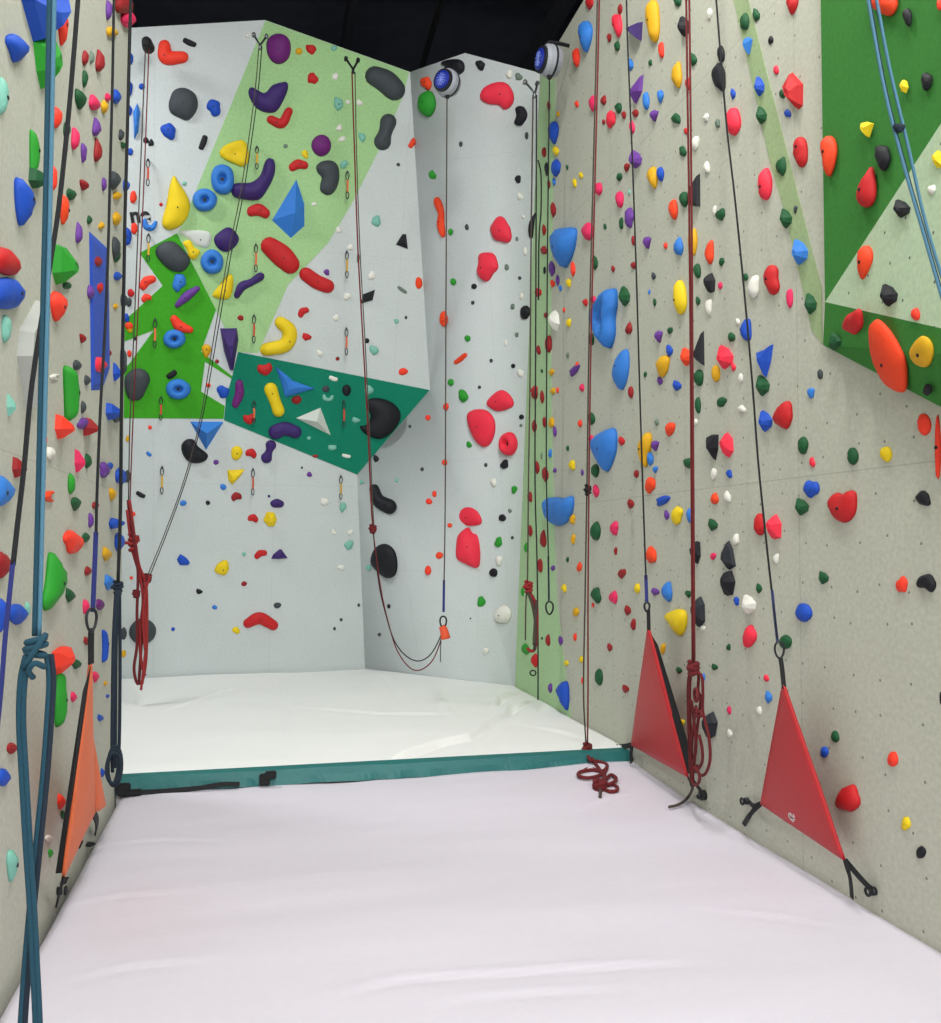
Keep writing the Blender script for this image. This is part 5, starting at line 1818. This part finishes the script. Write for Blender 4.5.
def wall_anchor(c, nx, parent):
    bm = bmesh.new()
    add_tube(bm, [c, c + Vector((nx * .02, 0, 0))], .018, 12, 1)
    ring = [c + Vector((nx * .035, math.cos(a) * .016, math.sin(a) * .016)) for a in [2 * PI * k / 12 for k in range(14)]]
    add_tube(bm, ring, .006, 7, 1)
    return link('wall_anchor', bm, M_DSTEEL, parent, smooth=True)


# farther red gate
t, P, n = gate([(648.5, 625), (631.5, 745), (688, 777)], [.25, .07, .10], M_REDV, 'red triangular belay gate, farther one, where the teal strip meets the right wall', XR, trim=.10)
strip('apex_strap', [P[0] + Vector((0, 0, .09)), P[0] + Vector((0, -.004, -.03))], .022, .006, M_BLACK, t, side=sd)
w_ = OW([(622, 747)], .0)[0]
strip('corner_strap', [P[1], OW([(627, 746)], .06)[0], OW([(622, 746.5)], .03)[0]], .035, .006, M_BLACK, t, side=Vector((0, .2, 1)))
strip('corner_strap', [P[1] + Vector((0, -.01, .01)), OW([(631, 755)], .07)[0], OW([(632, 762)], .08)[0]], .04, .006, M_BLACK, t, side=Vector((0, 1, 0)))
wall_anchor(OW([(621.5, 747)], 0)[0], -1, t)
strip('corner_strap', [P[2], OW([(690, 782)], .09)[0], OW([(692, 788)], .06)[0]], .03, .006, M_BLACK, t, side=Vector((0, 1, .4)))
# nearer red gate
t, P, n = gate([(783.5, 682), (760.5, 804), (845, 860)], [.22, .08, .08], M_REDV, 'red triangular belay gate, nearer one, with a small white emblem', XR, backstrip=False)
strip('apex_strap', [OW([(780.5, 658)], .22)[0], OW([(782, 668)], .22)[0], P[0] + Vector((0, -.004, -.03))], .02, .006, M_BLACK, t, side=sd)
strip('corner_strap', [P[1], OW([(754, 806)], .06)[0], OW([(749, 802)], .03)[0]], .025, .006, M_BLACK, t, side=Vector((0, .2, 1)))
strip('corner_strap', [P[1], OW([(753, 811)], .09)[0], OW([(748, 818)], .09)[0], at_z(743, 826, .01)], .025, .006, M_BLACK, t, side=Vector((0, 1, .3)))
wall_anchor(OW([(748, 801)], 0)[0], -1, t)
strip('corner_strap', [P[2], OW([(856, 873)], .06)[0], OW([(866, 884)], .04)[0], OW([(873, 890)], .03)[0]], .022, .006, M_BLACK, t, side=Vector((0, .3, 1)))
strip('corner_strap', [P[2], OW([(850, 878)], .10)[0], at_z(852, 898, .01)], .018, .006, M_BLACK, t, side=Vector((0, 1, .1)))
wall_anchor(OW([(875, 891)], 0)[0], -1, t)
# emblem printed on the nearer gate
bm = bmesh.new()
ux = (P[2] - P[1]).normalized()
uy = n.cross(ux)
if uy.z < 0:
    uy = -uy
r_ = ray(794.5, 816)
ec = CAM + r_ * ((P[0] - CAM).dot(n) / r_.dot(n))
lift = n * .0175
for cx_, cy_, w_, h_, an in ((-.012, .012, .022, .006, .3), (.004, .006, .026, .006, -.2), (.012, -.008, .02, .006, .2), (-.004, -.016, .028, .006, -.3), (.02, .012, .006, .018, .1), (-.022, -.002, .006, .02, 0)):
    vs_ = []
    for sx_, sy_ in ((-1, -1), (1, -1), (1, 1), (-1, 1)):
        x_, y_ = sx_ * w_ / 2, sy_ * h_ / 2
        vs_.append((cx_ + x_ * math.cos(an) - y_ * math.sin(an), cy_ + x_ * math.sin(an) + y_ * math.cos(an)))
    tp = [bm.verts.new(ec + ux * x_ + uy * y_ + lift) for x_, y_ in vs_]
    bt = [bm.verts.new(ec + ux * x_ + uy * y_ + lift - n * .008) for x_, y_ in vs_]
    bm.faces.new(tp)
    for i in range(4):
        bm.faces.new((tp[i], bt[i], bt[(i + 1) % 4], tp[(i + 1) % 4]))
link('emblem', bm, mat('print_white', (215, 205, 205), .6), [c_ for c_ in t.children if c_.name.startswith('panel')][0])['label'] = 'small white printed emblem'
# orange gate on the left wall
t, P, n = gate([(91, 658), (94, 813), (62.5, 878)], [.26, .13, .09], M_ORV, 'orange triangular belay gate standing against the left wall', XL, trim=.045)
# soft folded flap along its far edge
bm = bmesh.new()
a, b = P[0].lerp(P[1], .42), P[1]
f0 = []
for k in range(13):
    s_ = k / 12
    p = a.lerp(b, s_)
    f0.append([bm.verts.new(p + Vector((x_ * s_, y_ * s_, 0))) for x_, y_ in ((-.01, 0), (.02, .03), (.035, .11), (.01, .16), (-.05, .19))])
for k in range(12):
    for j in range(4):
        bm.faces.new((f0[k][j], f0[k + 1][j], f0[k + 1][j + 1], f0[k][j + 1]))
bmesh.ops.recalc_face_normals(bm, faces=bm.faces)
o = link('folded_flap', bm, M_ORV, t, smooth=True)
so = o.modifiers.new('thickness', 'SOLIDIFY')
so.thickness = .006
strip('apex_strap', OW([(91.3, 628), (91, 645), (91, 664)], .27), .03, .006, M_BLACK, t, side=Vector((.4, 1, 0)))
strip('corner_strap', [P[1], OW([(97, 822)], .10)[0], at_z(96, 832, .012)], .04, .008, M_BLACK, t, side=Vector((0, 1, .3)))
strip('corner_strap', [P[2] + Vector((.01, 0, .0)), OW([(61, 887)], .09)[0], at_z(57, 904, .012)], .03, .008, M_BLACK, t, side=Vector((0, 1, .3)))
strip('corner_strap', [P[2].lerp(P[1], .55) + Vector((.0, 0, -.02)), at_z(82, 843, .02), at_z(93, 845, .012)], .03, .008, M_BLACK, t, side=Vector((0, 1, .1)))
wall_anchor(OW([(57, 898)], 0)[0] + Vector((0, 0, .03)), 1, t)

# ------------------------------------------------------------------ quickdraws
QD = [(148, 160, 187, 'high left, below the dark anchor'), (257, 147, 170, 'left of the purple ball, above the boomerang'), (256, 245, 273, 'between the squiggle and blue pyramid'),
      (254, 316, 344, 'left of the yellow banana, below the squiggle'), (148.5, 235, 263, 'at the top left tip of bright green'), (155, 320, 349, 'in the middle of bright green'),
      (161, 398, 421, 'at the lower edge of bright green'), (162, 468, 495, 'on grey wall below bright green'), (254, 402, 424, 'on teal, left of the yellow bone'),
      (253, 470, 496, 'below the teal panel, by the yellow triangle'), (347, 252, 279, 'right of the pale green area, upper one'), (346.5, 329, 356, 'just above the teal panel, right half'),
      (344, 402, 428, 'on the teal panel by the C-shaped hold'), (341, 477, 500, 'below the tip of the teal panel'), (347.5, 172, 200, 'on pale green beside the red rope')]
M_SL = [mat('sling_red', (190, 66, 40), .8), mat('sling_yellow', (206, 160, 40), .8), mat('sling_orange', (214, 104, 58), .8)]
proto = None
for i, (u, v0, v1, where) in enumerate(QD):
    hit_ = hit(u, v0)
    top = off_wall(u, v0, .05)
    dd = (top - CAM).dot(FWD)
    L_ = (v1 - v0) * dd / F
    if proto is None:
        t = thing('quickdraw', (0, 0, 0), 'x', 'quickdraw', 'quickdraws on the back wall')
        carabiner(Vector((0, 0, -.035)), .07, M_DSTEEL, t, side=Vector((1, 0, 0)), r=.0055, nm='upper_carabiner')
        strip('sling', [Vector((0, 0, -.065)), Vector((0.004, 0, -.12)), Vector((0, 0, -.185))], .022, .008, M_SL[0], t, side=Vector((1, 0, 0)))
        carabiner(Vector((0, 0, -.21)), .06, M_DSTEEL, t, side=Vector((1, 0, 0)), r=.0055, nm='lower_carabiner')
        bm = bmesh.new()
        add_tube(bm, [Vector((0, .045, .012)), Vector((0, 0, .004))], .012, 8, 1)
        link('hanger', bm, M_DSTEEL, t)
        proto = t
    else:
        t = proto.copy()
        COL.objects.link(t)
        for ch in proto.children:
            c_ = ch.copy()
            COL.objects.link(c_)
            c_.parent = t
            if c_.name.startswith('sling'):
                c_.data = ch.data.copy()
                c_.data.materials[0] = M_SL[i % 3]
    t.location = top
    t.scale = (.8, .8, L_ / .248)
    t['label'] = 'quickdraw ' + where
proto.update_tag()

# lettering on the back wall, partly hidden by the left wall
cu = bpy.data.curves.new('wall_lettering', 'FONT')
cu.body = 'ne'
cu.size = .19
cu.extrude = .002
cu.offset = .008
cu.materials.append(mat('lettering_black', (22, 22, 24), .7))
tmp_ = bpy.data.objects.new('lettering_curve', cu)
COL.objects.link(tmp_)
dg_ = bpy.context.evaluated_depsgraph_get()
me_ = bpy.data.meshes.new_from_object(tmp_.evaluated_get(dg_))
bpy.data.objects.remove(tmp_)
lt_ = bpy.data.objects.new('wall_lettering', me_)
COL.objects.link(lt_)
tn = Vector((0, 0, 1)).cross(nPL).normalized()
bn = nPL.cross(tn)
mm_ = Matrix((tn, bn, nPL)).transposed().to_4x4() @ Matrix.Rotation(.16, 4, 'Z')
mm_.translation = onPL(130.8, 222.5) + nPL * .003
lt_.matrix_world = mm_
tag(lt_, 'black printed letters on the grey back wall, partly hidden by the left wall', 'lettering')

# ------------------------------------------------------------------ room shell
M_DARK = mat('roof_dark', (86, 90, 102), .9, .2, 4, .25)
M_DARK2 = mat('dark_backdrop', (84, 86, 94), .9, .1, 4, .1)
M_BEAM = mat('roof_steel', (66, 68, 74), .7, .1, 20, .1)
M_CONC = mat('floor_concrete', (70, 70, 72), .9, .3, 12, .15)


def sbox(nm, lo, hi, m):
    bm = bmesh.new()
    add_box(bm, lo, hi)
    return struct(link(nm, bm, m))


sbox('floor', (-6, -8, -.42), (6, 14, -.302), M_CONC)
sbox('ceiling', (-6, -8, 8.3), (6, 14, 8.4), M_DARK)
sbox('wall_far', (-6, 13, -.3), (6, 13.1, 8.3), M_DARK2)
sbox('wall_outer_left', (-6.1, -8, -.3), (-6, 13, 8.3), M_DARK2)
sbox('wall_outer_right', (6, -8, -.3), (6.1, 13, 8.3), M_DARK2)
sbox('trim_1', (-5.9, 9.6, 8.0), (5.9, 9.75, 8.28), M_BEAM)
sbox('trim_2', (-5.9, 6.4, 8.0), (5.9, 6.55, 8.28), M_BEAM)
for k, x in enumerate((-1.6, 1.0, 3.4)):
    sbox('trim_%d' % (3 + k), (x - .05, -7.9, 7.7), (x + .05, 12.9, 7.98), M_BEAM)
bm = bmesh.new()
add_tube(bm, [Vector((1.75, 3, 7.5)), Vector((1.95, 12.5, 7.5))], .035, 10, 1)
pipe = link('conduit_pipe', bm, mat('pipe_olive', (86, 90, 66), .6), smooth=True)
tag(pipe, 'thin olive pipe running along under the dark roof', 'pipe')

# ------------------------------------------------------------------ light, camera
def area(nm, loc, size, power, rot=(0, 0, 0), col=(1, 1, 1)):
    l = bpy.data.lights.new(nm, 'AREA')
    l.shape = 'RECTANGLE'
    l.size, l.size_y = size
    l.energy = power
    l.color = col
    o = bpy.data.objects.new(nm, l)
    COL.objects.link(o)
    o.location = loc
    o.rotation_euler = rot
    return o


area('ceiling_or_fill_lamp', (1.0, 1.4, 7.4), (.9, .3), 125, col=(1, .985, .95))
area('ceiling_or_fill_lamp', (1.1, 4.2, 7.4), (.9, .3), 135, col=(1, .985, .95))
area('ceiling_or_fill_lamp', (-2.6, 7.4, 6.4), (1.2, .35), 120, col=(.95, .98, 1))
area('ceiling_or_fill_lamp', (.8, -1.4, 7.0), (1.6, .4), 130, rot=(math.radians(40), 0, 0), col=(.97, .98, 1))
area('ceiling_or_fill_lamp', (.8, -5.5, 5.0), (5, 1.2), 520, rot=(math.radians(72), 0, 0), col=(.96, .98, 1))  # added frontal fill standing in for unseen hall lights behind the viewpoint
wd = bpy.data.worlds.new('World')
bpy.context.scene.world = wd
wd.use_nodes = True
wd.node_tree.nodes['Background'].inputs[0].default_value = (.93, .96, 1, 1)
wd.node_tree.nodes['Background'].inputs[1].default_value = 1.1

cam = bpy.data.cameras.new('Camera')
co = bpy.data.objects.new('Camera', cam)
COL.objects.link(co)
cam.sensor_fit = 'HORIZONTAL'
cam.sensor_width = 36
cam.lens = F * 36 / W
cam.clip_start = .02
m4 = RC.to_4x4()
m4.translation = CAM
co.matrix_world = m4
sc = bpy.context.scene
sc.camera = co
sc.view_settings.view_transform = 'Standard'
sc.view_settings.look = 'None'
sc.view_settings.gamma = 1
sc.view_settings.use_curve_mapping = False
sc.view_settings.exposure = .04
